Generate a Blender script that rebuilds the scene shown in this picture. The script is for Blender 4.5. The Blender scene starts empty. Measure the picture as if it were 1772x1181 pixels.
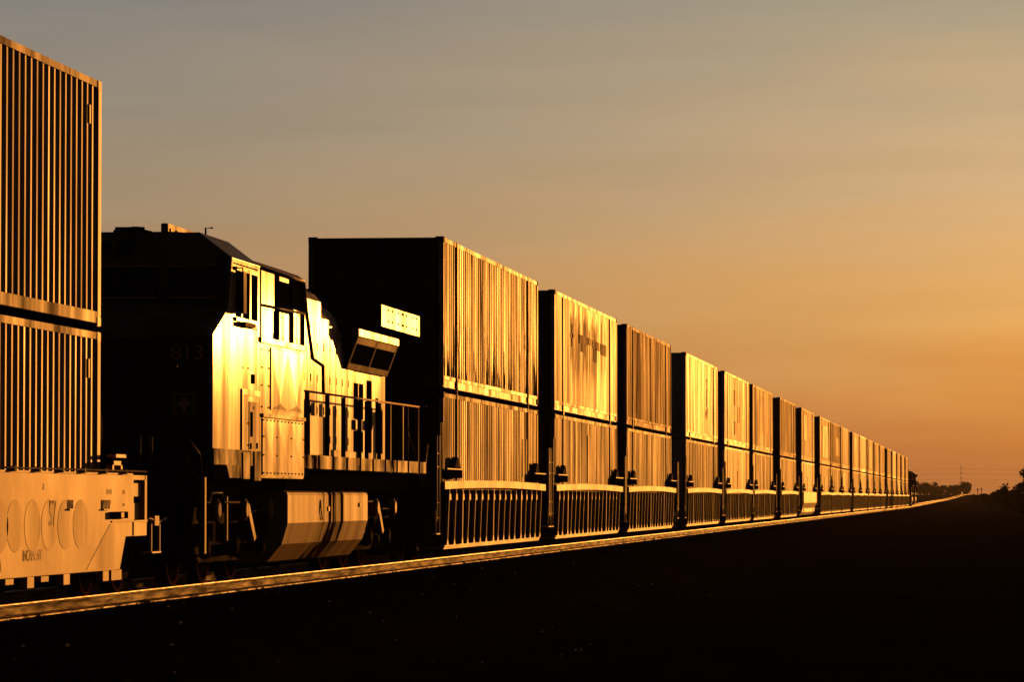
import bpy, bmesh, math, random
from mathutils import Vector, Matrix
R = math.radians
sc = bpy.context.scene
col = sc.collection
random.seed(7)

# ---------------------------------------------------------------- camera
CAM_H = 1.185
cd = bpy.data.cameras.new("camera"); cam = bpy.data.objects.new("camera", cd); col.objects.link(cam)
cd.sensor_width = 36.0; cd.lens = 142.212; cd.clip_start = 0.5; cd.clip_end = 12000
cam.location = (0, 0, CAM_H)
cam.rotation_euler = (R(90 + 2.2211), 0, R(6.7409))
sc.camera = cam

# ---------------------------------------------------------------- sky, sun, exposure
SUN_AZ = 10.6      # degrees to the right of the track direction (+Y towards +X)
SUN_EL = 2.4
w = bpy.data.worlds.new("World"); sc.world = w; w.use_nodes = True
nt = w.node_tree; nt.nodes.clear()
def N(t, typ, **kw):
    n = t.nodes.new(typ)
    for k, v in kw.items(): setattr(n, k, v)
    return n
out = N(nt, 'ShaderNodeOutputWorld'); bg = N(nt, 'ShaderNodeBackground')
EXPO = -1.2
sky = N(nt, 'ShaderNodeTexSky', sky_type='NISHITA', sun_disc=False)
sky.sun_elevation = R(SUN_EL); sky.sun_rotation = R(SUN_AZ)
sky.altitude = 100; sky.air_density = 1.0; sky.dust_density = 3.0; sky.ozone_density = 2.0
# dusty low-sun band near the horizon, graded by elevation and by bearing from the sun; Nishita sky above it
def lin(c): return tuple((v / 255 / 12.92 if v / 255 <= .04045 else ((v / 255 + .055) / 1.055) ** 2.4) for v in c)
Lk = nt.links.new
def mth(op, a, b=None, c=None):
    n = N(nt, 'ShaderNodeMath', operation=op)
    for i, v in enumerate((a, b, c)):
        if v is None: continue
        if isinstance(v, (int, float)): n.inputs[i].default_value = v
        else: Lk(v, n.inputs[i])
    return n.outputs[0]
def mrange(x, a, b, c, d, typ='LINEAR'):
    n = N(nt, 'ShaderNodeMapRange', interpolation_type=typ); Lk(x, n.inputs[0])
    for i, v in enumerate((a, b, c, d)): n.inputs[i + 1].default_value = v
    return n.outputs[0]
tc = N(nt, 'ShaderNodeTexCoord'); sp = N(nt, 'ShaderNodeSeparateXYZ'); Lk(tc.outputs['Generated'], sp.inputs[0])
X_, Y_, Z_ = sp.outputs
el = mth('MULTIPLY', mth('ARCSINE', Z_), 57.2958)
az = mth('MULTIPLY', mth('ARCTAN2', X_, Y_), 57.2958)          # bearing from the track, positive towards the sun
mpn = N(nt, 'ShaderNodeMapping'); mpn.inputs['Scale'].default_value = (7, 7, 60); Lk(tc.outputs['Generated'], mpn.inputs[0])
cl = N(nt, 'ShaderNodeTexNoise'); cl.inputs['Scale'].default_value = 1.0; cl.inputs['Detail'].default_value = 4; cl.inputs['Roughness'].default_value = .5; cl.inputs['Distortion'].default_value = .6
Lk(mpn.outputs[0], cl.inputs['Vector'])
elw = mth('ADD', el, mth('MULTIPLY', mth('SUBTRACT', cl.outputs[0], .5), 1.9))
def ramp(stops):
    r = N(nt, 'ShaderNodeValToRGB'); r.color_ramp.interpolation = 'LINEAR'
    e_ = r.color_ramp.elements
    while len(e_) < len(stops): e_.new(.5)
    for q, (p, c) in zip(e_, stops): q.position = p / 14.0; q.color = (*lin(c), 1)
    Lk(mth('DIVIDE', elw, 14.0), r.inputs[0]); return r.outputs[0]
right = ramp([(0, (186, 112, 62)), (.57, (201, 125, 58)), (1.6, (222, 150, 74)), (2.6, (230, 170, 94)), (4.5, (217, 178, 129)), (6.9, (179, 163, 134)), (10, (120, 118, 112)), (14, (84, 88, 92))])
left = ramp([(0, (176, 104, 74)), (.8, (188, 118, 78)), (2.2, (180, 133, 88)), (4.1, (163, 140, 111)), (5.4, (148, 137, 120)), (7, (138, 132, 125)), (10, (104, 104, 104)), (14, (76, 80, 86))])
ta = mth('POWER', mrange(az, -13.8, .3, 0, 1), 1.5)
mx = N(nt, 'ShaderNodeMix', data_type='RGBA'); Lk(ta, mx.inputs['Factor']); Lk(left, mx.inputs['A']); Lk(right, mx.inputs['B'])
# warm aureole round the low sun, dimmer half of the sky away from it
sdv = N(nt, 'ShaderNodeVectorMath', operation='DOT_PRODUCT'); Lk(tc.outputs['Generated'], sdv.inputs[0])
sdv.inputs[1].default_value = (math.sin(R(SUN_AZ)) * math.cos(R(SUN_EL)), math.cos(R(SUN_AZ)) * math.cos(R(SUN_EL)), math.sin(R(SUN_EL)))
dt = sdv.outputs['Value']
glow = mth('POWER', mth('MAXIMUM', dt, 0), 300)
back = mrange(dt, .1, .93, .03, 1, 'SMOOTHSTEP')
g2 = N(nt, 'ShaderNodeMix', data_type='RGBA', blend_type='MULTIPLY'); g2.inputs['Factor'].default_value = 1; Lk(mx.outputs['Result'], g2.inputs['A'])
cb = N(nt, 'ShaderNodeCombineXYZ'); 
for i in range(3): Lk(back, cb.inputs[i])
Lk(cb.outputs[0], g2.inputs['B'])
g3 = N(nt, 'ShaderNodeMix', data_type='RGBA', blend_type='ADD'); Lk(mth('MULTIPLY', glow, .8), g3.inputs['Factor']); Lk(g2.outputs['Result'], g3.inputs['A']); g3.inputs['B'].default_value = (1, .5, .15, 1)
mp2 = N(nt, 'ShaderNodeMapping'); mp2.inputs['Scale'].default_value = (5, 5, 75); mp2.inputs['Rotation'].default_value = (0, R(4), 0); Lk(tc.outputs['Generated'], mp2.inputs[0])
c2 = N(nt, 'ShaderNodeTexNoise'); c2.inputs['Scale'].default_value = 1.0; c2.inputs['Detail'].default_value = 6; c2.inputs['Roughness'].default_value = .55; c2.inputs['Distortion'].default_value = .8; Lk(mp2.outputs[0], c2.inputs['Vector'])
gs = N(nt, 'ShaderNodeVectorMath', operation='SCALE'); Lk(g3.outputs['Result'], gs.inputs[0]); Lk(mth('MULTIPLY', mrange(c2.outputs[0], .35, .65, .965, 1.035), 2 ** (-EXPO)), gs.inputs['Scale'])
ns = N(nt, 'ShaderNodeVectorMath', operation='SCALE'); Lk(sky.outputs[0], ns.inputs[0]); ns.inputs['Scale'].default_value = 0.045
fin = N(nt, 'ShaderNodeMix', data_type='RGBA'); Lk(mrange(el, 8, 16, 0, 1, 'SMOOTHSTEP'), fin.inputs['Factor']); Lk(gs.outputs[0], fin.inputs['A']); Lk(ns.outputs[0], fin.inputs['B'])
Lk(fin.outputs['Result'], bg.inputs[0]); bg.inputs[1].default_value = 1.0
Lk(bg.outputs[0], out.inputs[0])

sl = bpy.data.lights.new("sun", 'SUN'); so = bpy.data.objects.new("sun", sl); col.objects.link(so)
sl.energy = 5.0; sl.angle = R(0.53); sl.color = (1.0, 0.335, 0.045)
sd = Vector((math.sin(R(SUN_AZ)) * math.cos(R(SUN_EL)), math.cos(R(SUN_AZ)) * math.cos(R(SUN_EL)), math.sin(R(SUN_EL))))
so.rotation_euler = sd.to_track_quat('Z', 'Y').to_euler()
so.location = (60, 60, 40)

sc.view_settings.view_transform = 'Standard'; sc.view_settings.look = 'None'
sc.view_settings.gamma = 1.0; sc.view_settings.use_curve_mapping = False
sc.view_settings.exposure = EXPO
sc.cycles.max_bounces = 5; sc.cycles.diffuse_bounces = 2; sc.cycles.glossy_bounces = 3
sc.cycles.transparent_max_bounces = 4; sc.cycles.volume_bounces = 0
sc.cycles.caustics_reflective = False; sc.cycles.caustics_refractive = False

# ---------------------------------------------------------------- materials
def mat(name, c, rough=0.5, c2=None, streak=(1.5, 1.5, 0.25), amt=0.5, scale=1.0, rvar=0.12, bump=0.0,
        bscale=(1.2, 1.2, 0.15), metal=0.0, rust=0.0, rustc=(0.05, 0.022, 0.012), spec=0.5, fine=0.0, coat=0.0, coatr=0.14, spec2=None, patch=None, rustz=0.0, con=(.40, .62), blotch=0.0):
    m = bpy.data.materials.new(name); m.use_nodes = True
    t = m.node_tree; t.nodes.clear(); L = t.links.new
    o = N(t, 'ShaderNodeOutputMaterial'); p = N(t, 'ShaderNodeBsdfPrincipled'); L(p.outputs[0], o.inputs[0])
    p.inputs['Metallic'].default_value = metal
    p.inputs['Specular IOR Level'].default_value = spec
    p.inputs['Coat Weight'].default_value = coat; p.inputs['Coat Roughness'].default_value = coatr
    tc = N(t, 'ShaderNodeTexCoord'); oi = N(t, 'ShaderNodeObjectInfo')
    off = N(t, 'ShaderNodeVectorMath', operation='SCALE'); off.inputs[0].default_value = (37, 91, 53); L(oi.outputs['Random'], off.inputs['Scale'])
    ad = N(t, 'ShaderNodeVectorMath', operation='ADD'); L(tc.outputs['Object'], ad.inputs[0]); L(off.outputs[0], ad.inputs[1])
    def noise(vec, s, det=5, rgh=0.6):
        mp = N(t, 'ShaderNodeMapping'); mp.inputs['Scale'].default_value = vec; L(ad.outputs[0], mp.inputs[0])
        n = N(t, 'ShaderNodeTexNoise'); n.inputs['Scale'].default_value = s; n.inputs['Detail'].default_value = det
        n.inputs['Roughness'].default_value = rgh; L(mp.outputs[0], n.inputs['Vector']); return n.outputs['Fac']
    def rng(x, a, b, c_, d):
        r = N(t, 'ShaderNodeMapRange'); L(x, r.inputs[0])
        for i, v in enumerate((a, b, c_, d)): r.inputs[i + 1].default_value = v
        return r.outputs[0]
    n1 = noise(streak, scale)
    mx = N(t, 'ShaderNodeMix', data_type='RGBA')
    mx.inputs['A'].default_value = (*c, 1)
    mx.inputs['B'].default_value = (*(c2 or tuple(v * 0.45 for v in c)), 1)
    f = rng(n1, con[0], con[1], 0.0, amt); L(f, mx.inputs['Factor']); cout = mx.outputs['Result']
    rf = rng(n1, 0.3, 0.7, rough - rvar, rough + rvar)
    if rust > 0:
        n2 = noise((streak[0] * 2.2, streak[1] * 2.2, streak[2] * 2.6), scale * 1.3, 8, 0.7)
        if rustz:
            sz = N(t, 'ShaderNodeSeparateXYZ'); L(tc.outputs['Object'], sz.inputs[0])
            q1 = N(t, 'ShaderNodeMath', operation='ADD'); L(n2, q1.inputs[0]); L(rng(sz.outputs[2], .2, 2.4, rustz, -rustz), q1.inputs[1]); n2 = q1.outputs[0]
        rr = rng(n2, 0.72 - rust * 0.25, 0.76 - rust * 0.2, 0, 1)
        m2 = N(t, 'ShaderNodeMix', data_type='RGBA'); L(rr, m2.inputs['Factor']); L(cout, m2.inputs['A']); m2.inputs['B'].default_value = (*rustc, 1)
        cout = m2.outputs['Result']
        m3 = N(t, 'ShaderNodeMix', data_type='FLOAT'); L(rr, m3.inputs['Factor']); L(rf, m3.inputs['A']); m3.inputs['B'].default_value = 0.95
        rf = m3.outputs['Result']
    # dirt is matt: sheen and clear coat fade where the dirt or rust is
    sf = rng(f, 0.0, max(amt, .01), spec, spec * .35 if spec2 is None else spec2)
    cf = rng(f, 0.0, max(amt, .01), coat, coat * .25)
    if rust > 0:
        for i_, (src, nm) in enumerate(((sf, 's'), (cf, 'c'))):
            q = N(t, 'ShaderNodeMath', operation='MULTIPLY'); L(src, q.inputs[0]); L(rng(rr, 0, 1, 1, 0), q.inputs[1])
            if nm == 's': sf = q.outputs[0]
            else: cf = q.outputs[0]
    if blotch > 0:
        bn = rng(noise((.4, .4, .45), 1.0, 4, .6), .38, .62, 1 - blotch, 1.0)
        vm = N(t, 'ShaderNodeVectorMath', operation='SCALE'); L(cout, vm.inputs[0]); L(bn, vm.inputs['Scale']); cout = vm.outputs[0]
        for nm in 'sc':
            q = N(t, 'ShaderNodeMath', operation='MULTIPLY'); L(sf if nm == 's' else cf, q.inputs[0]); L(bn, q.inputs[1])
            if nm == 's': sf = q.outputs[0]
            else: cf = q.outputs[0]
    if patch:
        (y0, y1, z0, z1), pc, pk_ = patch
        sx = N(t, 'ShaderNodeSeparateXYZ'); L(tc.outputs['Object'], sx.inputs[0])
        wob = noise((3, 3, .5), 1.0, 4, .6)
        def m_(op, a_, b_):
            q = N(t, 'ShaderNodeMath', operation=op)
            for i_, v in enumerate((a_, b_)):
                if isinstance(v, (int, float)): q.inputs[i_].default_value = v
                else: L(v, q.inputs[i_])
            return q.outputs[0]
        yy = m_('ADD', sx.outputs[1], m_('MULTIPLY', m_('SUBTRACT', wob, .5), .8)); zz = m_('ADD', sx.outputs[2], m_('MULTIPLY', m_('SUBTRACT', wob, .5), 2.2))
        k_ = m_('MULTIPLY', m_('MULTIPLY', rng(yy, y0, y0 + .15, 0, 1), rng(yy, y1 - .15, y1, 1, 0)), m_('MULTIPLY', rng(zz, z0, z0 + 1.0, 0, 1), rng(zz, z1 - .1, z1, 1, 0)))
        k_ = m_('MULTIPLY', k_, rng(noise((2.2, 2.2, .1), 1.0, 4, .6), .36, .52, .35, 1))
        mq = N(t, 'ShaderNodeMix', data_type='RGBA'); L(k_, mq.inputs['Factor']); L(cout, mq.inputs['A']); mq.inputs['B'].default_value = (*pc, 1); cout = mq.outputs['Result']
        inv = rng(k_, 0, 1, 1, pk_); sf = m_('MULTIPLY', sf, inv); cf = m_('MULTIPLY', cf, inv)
    L(sf, p.inputs['Specular IOR Level'])
    if coat > 0: L(cf, p.inputs['Coat Weight'])
    L(cout, p.inputs['Base Color']); L(rf, p.inputs['Roughness'])
    if bump > 0:
        b1 = noise(bscale, 1.0, 3, 0.5); h = b1
        if fine > 0:
            b2 = noise((1, 1, 1), 40.0, 3, 0.6)
            a = N(t, 'ShaderNodeMath', operation='MULTIPLY_ADD'); L(b2, a.inputs[0]); a.inputs[1].default_value = fine; L(b1, a.inputs[2]); h = a.outputs[0]
        b = N(t, 'ShaderNodeBump'); b.inputs['Strength'].default_value = 1.0; b.inputs['Distance'].default_value = bump
        L(h, b.inputs['Height']); L(b.outputs[0], p.inputs['Normal'])
    return m

M = {}
M['loco'] = mat('loco_paint', (0.24, 0.16, 0.10), 0.60, (0.13, 0.07, 0.035), amt=0.9, bump=0.006, rvar=0.05, streak=(2.0, 2.0, 0.3), coat=0.05, coatr=0.15, spec=0.16, spec2=.05, rust=.12, rustc=(.05,.025,.012))
M['loco_roof'] = mat('loco_roof_paint', (0.05, 0.048, 0.055), 0.4, (0.03, 0.028, 0.03), amt=0.5)  # blue-grey of the reflected sky is put into the roof colour
M['loco_black'] = mat('loco_black_paint', (0.014, 0.008, 0.006), 0.8, amt=0.5, spec=0.0)
M['loco_front'] = mat('loco_front_paint', (0.05, 0.010, 0.006), 0.5, (0.03, 0.008, 0.005), amt=0.5, spec=0.2)  # dark red with the unlit front put into the colour
M['black'] = mat('black_equipment', (0.008, 0.006, 0.005), 0.9, (0.014, 0.009, 0.006), amt=0.5, rvar=0.05, spec=0.0)  # near-black for black parts and for shade painted under and between parts
M['black_steel'] = mat('greasy_black_steel', (0.022, 0.013, 0.009), 0.8, (0.04, 0.02, 0.010), amt=0.6, rvar=0.1, spec=0.002)
M['rail_pipe'] = mat('handrail_paint', (0.07, 0.04, 0.02), 0.6, (0.03, 0.016, 0.009), amt=0.6, spec=0.01)
M['glass'] = mat('dark_glass', (0.006, 0.005, 0.005), 0.9, amt=0.0, rvar=0.02, spec=0.0)  # matt near-black, shadow of the window recess painted in
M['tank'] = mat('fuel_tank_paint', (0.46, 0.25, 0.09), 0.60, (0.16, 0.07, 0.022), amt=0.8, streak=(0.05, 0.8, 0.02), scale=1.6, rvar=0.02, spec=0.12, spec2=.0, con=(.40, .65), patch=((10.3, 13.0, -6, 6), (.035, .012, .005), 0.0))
M['roof_rust'] = mat('rusty_roof_sheet', (0.10, 0.035, 0.015), 0.8, (0.03, 0.012, 0.006), amt=0.9, streak=(3, 3, 3), spec=0.1)
M['white_mark'] = mat('faded_marking', (0.75, 0.30, 0.18), 0.8, amt=0.2, spec=0.1)
M['well'] = mat('well_car_yellow', (0.64, 0.35, 0.105), 0.58, (0.50, 0.26, 0.075), amt=0.7, bump=0.0015, rvar=0.03, streak=(0.8, 0.8, 0.6), rust=0.06, rustc=(.16, .075, .03), spec=0.25, spec2=.18, blotch=.15)
M['graffiti'] = mat('faded_graffiti', (0.48, 0.25, 0.07), 0.65, (.33, .16, .045), amt=0.9, spec=0.15, streak=(2, 3, 3))
M['well_patch'] = mat('well_car_patch', (0.53, 0.28, 0.08), 0.60, (0.45, 0.225, 0.06), amt=0.5, rvar=0.03, spec=0.22)
M['well_dark'] = mat('well_car_inner', (0.014, 0.008, 0.005), 0.9, (0.02, 0.010, 0.006), amt=0.6, spec=0.0)
M['decal'] = mat('paint_marks', (0.10, 0.05, 0.02), 0.75, amt=0.4, spec=0.2)
M['rail'] = mat('rusty_rail_side', (0.20, 0.095, 0.032), 0.70, (0.10, 0.045, 0.015), amt=1.0, streak=(3, .8, 9), scale=1.5, rust=0.12, rustc=(.03, .013, .005), fine=0.15, bump=0.0015, bscale=(6, 6, 6), spec=0.04, spec2=.01)
M['rail_foot'] = mat('rail_foot_sheen', (0.42, 0.22, 0.08), 0.55, (0.05, 0.02, 0.01), amt=1.0, streak=(3, 1.2, 3), rust=0.75, rustc=(.02, .009, .005), spec=0.25, spec2=.0)  # pale colour with dark breaks paints the broken glint on the foot
M['rail_top'] = mat('polished_rail_head', (0.30, 0.19, 0.11), 0.45, (0.25, 0.14, 0.07), metal=0.5, amt=0.4, streak=(2, 6, 2), spec=.3)
M['sleeper'] = mat('weathered_sleeper', (0.020, 0.013, 0.009), 0.95, (0.012, 0.008, 0.005), amt=0.8, streak=(1, 8, 8), spec=0.0)
M['wheel'] = mat('wheel_steel', (0.012, 0.006, 0.004), 0.9, (0.008, 0.004, 0.003), amt=0.6, spec=0.0)  # wheel disc in shade, put into the colour
M['wheel_rim'] = mat('wheel_rim_steel', (0.22, 0.085, 0.04), 0.8, (0.14, 0.05, 0.025), amt=0.6, spec=0.0)  # lighter ring colour paints in the sunlit rim
M['post_dark'] = mat('container_gap_dark', (0.008, 0.005, 0.003), 0.95, amt=0.3, spec=0.0)  # near-black floor colour stands in for shade in the gaps
M['bark'] = mat('bark', (0.03, 0.022, 0.016), 0.95, spec=0.1)
M['foliage'] = mat('foliage', (0.035, 0.045, 0.018), 0.85, (0.02, 0.028, 0.010), spec=0.1, amt=0.8)
M['sill'] = mat('dirty_sill_paint', (0.30, 0.17, 0.07), 0.65, (0.06, 0.028, 0.012), amt=1, spec=.06, spec2=0, rust=.35, rustc=(.02, .009, .005), streak=(2, 1.5, .8), blotch=.4)
M['placard'] = mat('brown_placard', (0.20, 0.11, 0.035), 0.7, (0.08, 0.04, 0.015), amt=.9, spec=.03, streak=(5, 9, 9))
PAINT = {}
def paint(key, c, rough=0.47, **kw):
    kw.setdefault('amt', 0.65); kw.setdefault('bump', 0.005); kw.setdefault('rvar', 0.10)
    kw.setdefault('streak', (1.6, 1.6, 0.16)); kw.setdefault('rust', 0.12); kw.setdefault('spec', 0.35); kw.setdefault('spec2', 0.01); kw.setdefault('blotch', .5); kw.setdefault('con', (.38, .64))
    PAINT[key] = mat('container_paint_' + key, c, rough, **kw)
paint('brown', (0.34, 0.18, 0.075), 0.54, c2=(0.24, 0.12, 0.05), rust=0.0, amt=.6, spec=.3, spec2=.2, blotch=.2)
paint('scraped', (0.42, 0.29, 0.13), 0.54, c2=(0.20, 0.11, 0.05), rust=0.62, rustz=.10, rustc=(0.030, 0.014, 0.007), coat=.006, coatr=.2, amt=1, spec=.22, spec2=0)
paint('cream', (0.56, 0.42, 0.22), 0.54, c2=(0.26, 0.15, 0.06), rust=0.08, coat=.03, coatr=.15, bump=.010, amt=.9, spec=.2, spec2=.05, patch=((3.5, 13.2, .3, 2.62), (.20, .10, .035), .03))
paint('orange', (0.80, 0.24, 0.018), 0.62, c2=(0.50, 0.13, 0.012), rust=0.22, rustz=.04, coat=0, amt=.9, spec=.03, spec2=0.002)
paint('white', (0.70, 0.58, 0.36), 0.52, c2=(0.50, 0.36, 0.18), rust=0.0, amt=0.8, coat=.02, coatr=.17, spec=.25)
paint('pale', (0.66, 0.50, 0.27), 0.55, c2=(0.44, 0.29, 0.13), rust=0.0, coat=.008, coatr=.2, spec=.2)
paint('tan', (0.36, 0.19, 0.07), 0.58, c2=(0.20, 0.10, 0.035), coat=.002, coatr=.2, spec=.09, spec2=.01)
paint('grey', (0.34, 0.20, 0.10), 0.60, c2=(0.25, 0.14, 0.06), rust=0.05, spec=.07)
paint('olive', (0.24, 0.135, 0.04), 0.58, c2=(0.11, 0.06, 0.02), coat=.001, coatr=.2, spec=.07, spec2=.01)
paint('maroon', (0.016, 0.007, 0.005), 0.7, c2=(0.010, 0.005, 0.004), rust=0.0, amt=0.4, bump=0.003, spec=.05)  # near-black for end walls, their unlit side painted into the colour
paint('slate', (0.42, 0.38, 0.40), 0.7, c2=(0.36, 0.32, 0.34), rust=0.0, amt=0.4, bump=0.003, spec=.1)  # grey for the white stack's ends, being unlit is put into the colour

# ---------------------------------------------------------------- mesh builder
class MB:
    def __init__(s): s.v = []; s.f = []; s.sm = []; s.cut = []
    def add(s, vs, fs, smooth=False):
        b = len(s.v); s.cut.append((b, len(s.f))); s.v += [tuple(p) for p in vs]; s.f += [tuple(b + i for i in f) for f in fs]; s.sm += [smooth] * len(fs); return s
    def box(s, x0, x1, y0, y1, z0, z1):
        return s.add([(x, y, z) for x in (x0, x1) for y in (y0, y1) for z in (z0, z1)],
                     [(0, 1, 3, 2), (4, 6, 7, 5), (0, 4, 5, 1), (2, 3, 7, 6), (0, 2, 6, 4), (1, 5, 7, 3)])
    def prism(s, poly, axis, a, b):
        # poly: 2-D points in the two other axes (x,y,z order kept)
        def mk(p, t):
            return {'x': (t, p[0], p[1]), 'y': (p[0], t, p[1]), 'z': (p[0], p[1], t)}[axis]
        n = len(poly); vs = [mk(p, a) for p in poly] + [mk(p, b) for p in poly]
        fs = [tuple(range(n))[::-1], tuple(range(n, 2 * n))] + [(i, (i + 1) % n, n + (i + 1) % n, n + i) for i in range(n)]
        return s.add(vs, fs)
    def tube(s, pts, r, n=8):
        pts = [Vector(p) for p in pts]; rings = []
        for i, p in enumerate(pts):
            d = (pts[min(i + 1, len(pts) - 1)] - pts[max(i - 1, 0)]).normalized()
            u = d.cross(Vector((0, 0, 1)) if abs(d.z) < 0.9 else Vector((1, 0, 0))).normalized(); v = d.cross(u)
            rings.append([p + (u * math.cos(a) + v * math.sin(a)) * r for a in (2 * math.pi * k / n for k in range(n))])
        vs = [q for rg in rings for q in rg]
        fs = [(i * n + k, i * n + (k + 1) % n, (i + 1) * n + (k + 1) % n, (i + 1) * n + k) for i in range(len(pts) - 1) for k in range(n)]
        fs += [tuple(range(n))[::-1], tuple((len(pts) - 1) * n + k for k in range(n))]
        return s.add(vs, fs, True)
    def lathe(s, prof, c, axis='x', n=28):
        # prof: list of (offset along axis, radius)
        vs = []
        for o, r in prof:
            for k in range(n):
                a = 2 * math.pi * k / n; ca, sa = r * math.cos(a), r * math.sin(a)
                vs.append({'x': (c[0] + o, c[1] + ca, c[2] + sa), 'y': (c[0] + ca, c[1] + o, c[2] + sa), 'z': (c[0] + ca, c[1] + sa, c[2] + o)}[axis])
        m = len(prof)
        fs = [(i * n + k, i * n + (k + 1) % n, (i + 1) * n + (k + 1) % n, (i + 1) * n + k) for i in range(m - 1) for k in range(n)]
        fs += [tuple(range(n))[::-1], tuple((m - 1) * n + k for k in range(n))]
        return s.add(vs, fs, False)
    def build(s, name, m, parent=None, bevel=0.0, smooth=False):
        me = bpy.data.meshes.new(name); me.from_pydata(s.v, [], s.f)
        bm = bmesh.new(); bm.from_mesh(me)
        bmesh.ops.recalc_face_normals(bm, faces=bm.faces)
        if bevel: bmesh.ops.bevel(bm, geom=list(bm.edges), offset=bevel, segments=2, affect='EDGES', clamp_overlap=True)
        bm.to_mesh(me); bm.free()
        if smooth: me.shade_smooth()
        elif any(s.sm) and not bevel:
            me.polygons.foreach_set('use_smooth', s.sm)
        me.materials.append(m)
        o = bpy.data.objects.new(name, me); col.objects.link(o); o.parent = parent
        return o
def each(mb, name, m, parent=None, **k):
    """one object per shape added to the builder"""
    ends = mb.cut[1:] + [(len(mb.v), len(mb.f))]; r = []
    for (v0, f0), (v1, f1) in zip(mb.cut, ends):
        q = MB(); q.v = mb.v[v0:v1]; q.f = [tuple(i - v0 for i in f) for f in mb.f[f0:f1]]; q.sm = mb.sm[f0:f1]
        r.append(q.build(name, m, parent, **k))
    return r
def empty(name, loc, label=None, cat=None, group=None, parent=None):
    o = bpy.data.objects.new(name, None); col.objects.link(o); o.location = loc; o.parent = parent
    o.empty_display_size = 0.5
    if label: o['label'] = label
    if cat: o['category'] = cat
    if group: o['group'] = group
    return o
def tag(o, label=None, cat=None, group=None, kind=None):
    for k, v in (('label', label), ('category', cat), ('group', group), ('kind', kind)):
        if v: o[k] = v
    return o
def kids(o): return [c for c in bpy.data.objects if c.parent == o]
def copy_tree(o, parent=None, tree=None):
    if tree is None:
        tree = {}
        for q in bpy.data.objects:
            if q.parent: tree.setdefault(q.parent.name, []).append(q)
    c = o.copy(); col.objects.link(c); c.parent = parent
    for ch in tree.get(o.name, []): copy_tree(ch, c, tree)
    return c
def text(name, s, size, m, parent, loc, rot, ext=0.003, align='CENTER', sx=1.0):
    cu = bpy.data.curves.new(name, 'FONT'); cu.body = s; cu.size = size; cu.extrude = ext
    cu.align_x = align; cu.align_y = 'CENTER'
    tmp = bpy.data.objects.new(name + '_t', cu)
    me = bpy.data.meshes.new_from_object(tmp); bpy.data.objects.remove(tmp); bpy.data.curves.remove(cu)
    me.name = name; me.materials.clear(); me.materials.append(m)
    o = bpy.data.objects.new(name, me); col.objects.link(o); o.parent = parent
    o.location = loc; o.rotation_euler = rot; o.scale = (sx, 1, 1); return o

TX = -11.62          # track centre line
def zf(y):           # long profile of the line: level, then a slow climb to a crest
    pts = ((0, 0), (540, 0), (640, .12), (720, .25), (809, .40), (1067, .78), (1400, 1.55), (1843, 2.75), (2050, 2.85), (2400, 2.2), (9000, -8))
    for (a, za), (b, zb) in zip(pts, pts[1:]):
        if y <= b:
            t = max(0, (y - a) / (b - a)); return za + (zb - za) * t
    return pts[-1][1]

# ---------------------------------------------------------------- ground
def sstep(a, b, x):
    t = min(1, max(0, (x - a) / (b - a))); return t * t * (3 - 2 * t)
def ground_z(x, y):
    r = abs(x - TX); z = zf(y)
    field = z - 1.15 + 0.85 * sstep(1200, 1800, y) + 0.10 * math.sin(x * 0.31 + y * 0.017) * math.cos(y * 0.05)
    top = z - 0.192
    e = sstep(1.75, 4.2, r)
    return top * (1 - e) + field * e
xs = [-3000, -1500, -700, -300, -150, -80, -50, -35, -26, -20, -17, -15.8, -15, -14.4, -13.9, -13.4, -12.8, -11.62, -10.4, -9.8, -9.3, -8.8, -8.2, -7.4, -6, -4, -2, 0, 3, 8, 16, 30, 60, 120, 300, 700, 1500, 3000]
ys = [-400, -100, -30] + [i * 4 for i in range(0, 50)] + [200 + i * 20 for i in range(0, 30)] + [800 + i * 60 for i in range(30)] + [2700, 3200, 4000, 6000, 9000]
g = MB(); g.add([(x, y, ground_z(x, y)) for y in ys for x in xs],
      [(j * len(xs) + i, j * len(xs) + i + 1, (j + 1) * len(xs) + i + 1, (j + 1) * len(xs) + i) for j in range(len(ys) - 1) for i in range(len(xs) - 1)], True)
def ground_mat():
    m = bpy.data.materials.new('dry_field'); m.use_nodes = True; t = m.node_tree; L = t.links.new
    p = t.nodes['Principled BSDF']; p.inputs['Roughness'].default_value = 1; p.inputs['Specular IOR Level'].default_value = 0.0
    tc = N(t, 'ShaderNodeTexCoord')
    n = N(t, 'ShaderNodeTexNoise'); n.inputs['Scale'].default_value = 0.35; n.inputs['Detail'].default_value = 8; L(tc.outputs['Object'], n.inputs[0])
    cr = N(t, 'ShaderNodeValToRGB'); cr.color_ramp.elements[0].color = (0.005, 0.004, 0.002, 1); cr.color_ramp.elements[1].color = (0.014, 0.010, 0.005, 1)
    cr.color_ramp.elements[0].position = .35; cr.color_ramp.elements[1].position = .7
    L(n.outputs[0], cr.inputs[0]); L(cr.outputs[0], p.inputs['Base Color'])
    return m
go = g.build('ground', ground_mat()); tag(go, kind='structure')

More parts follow.
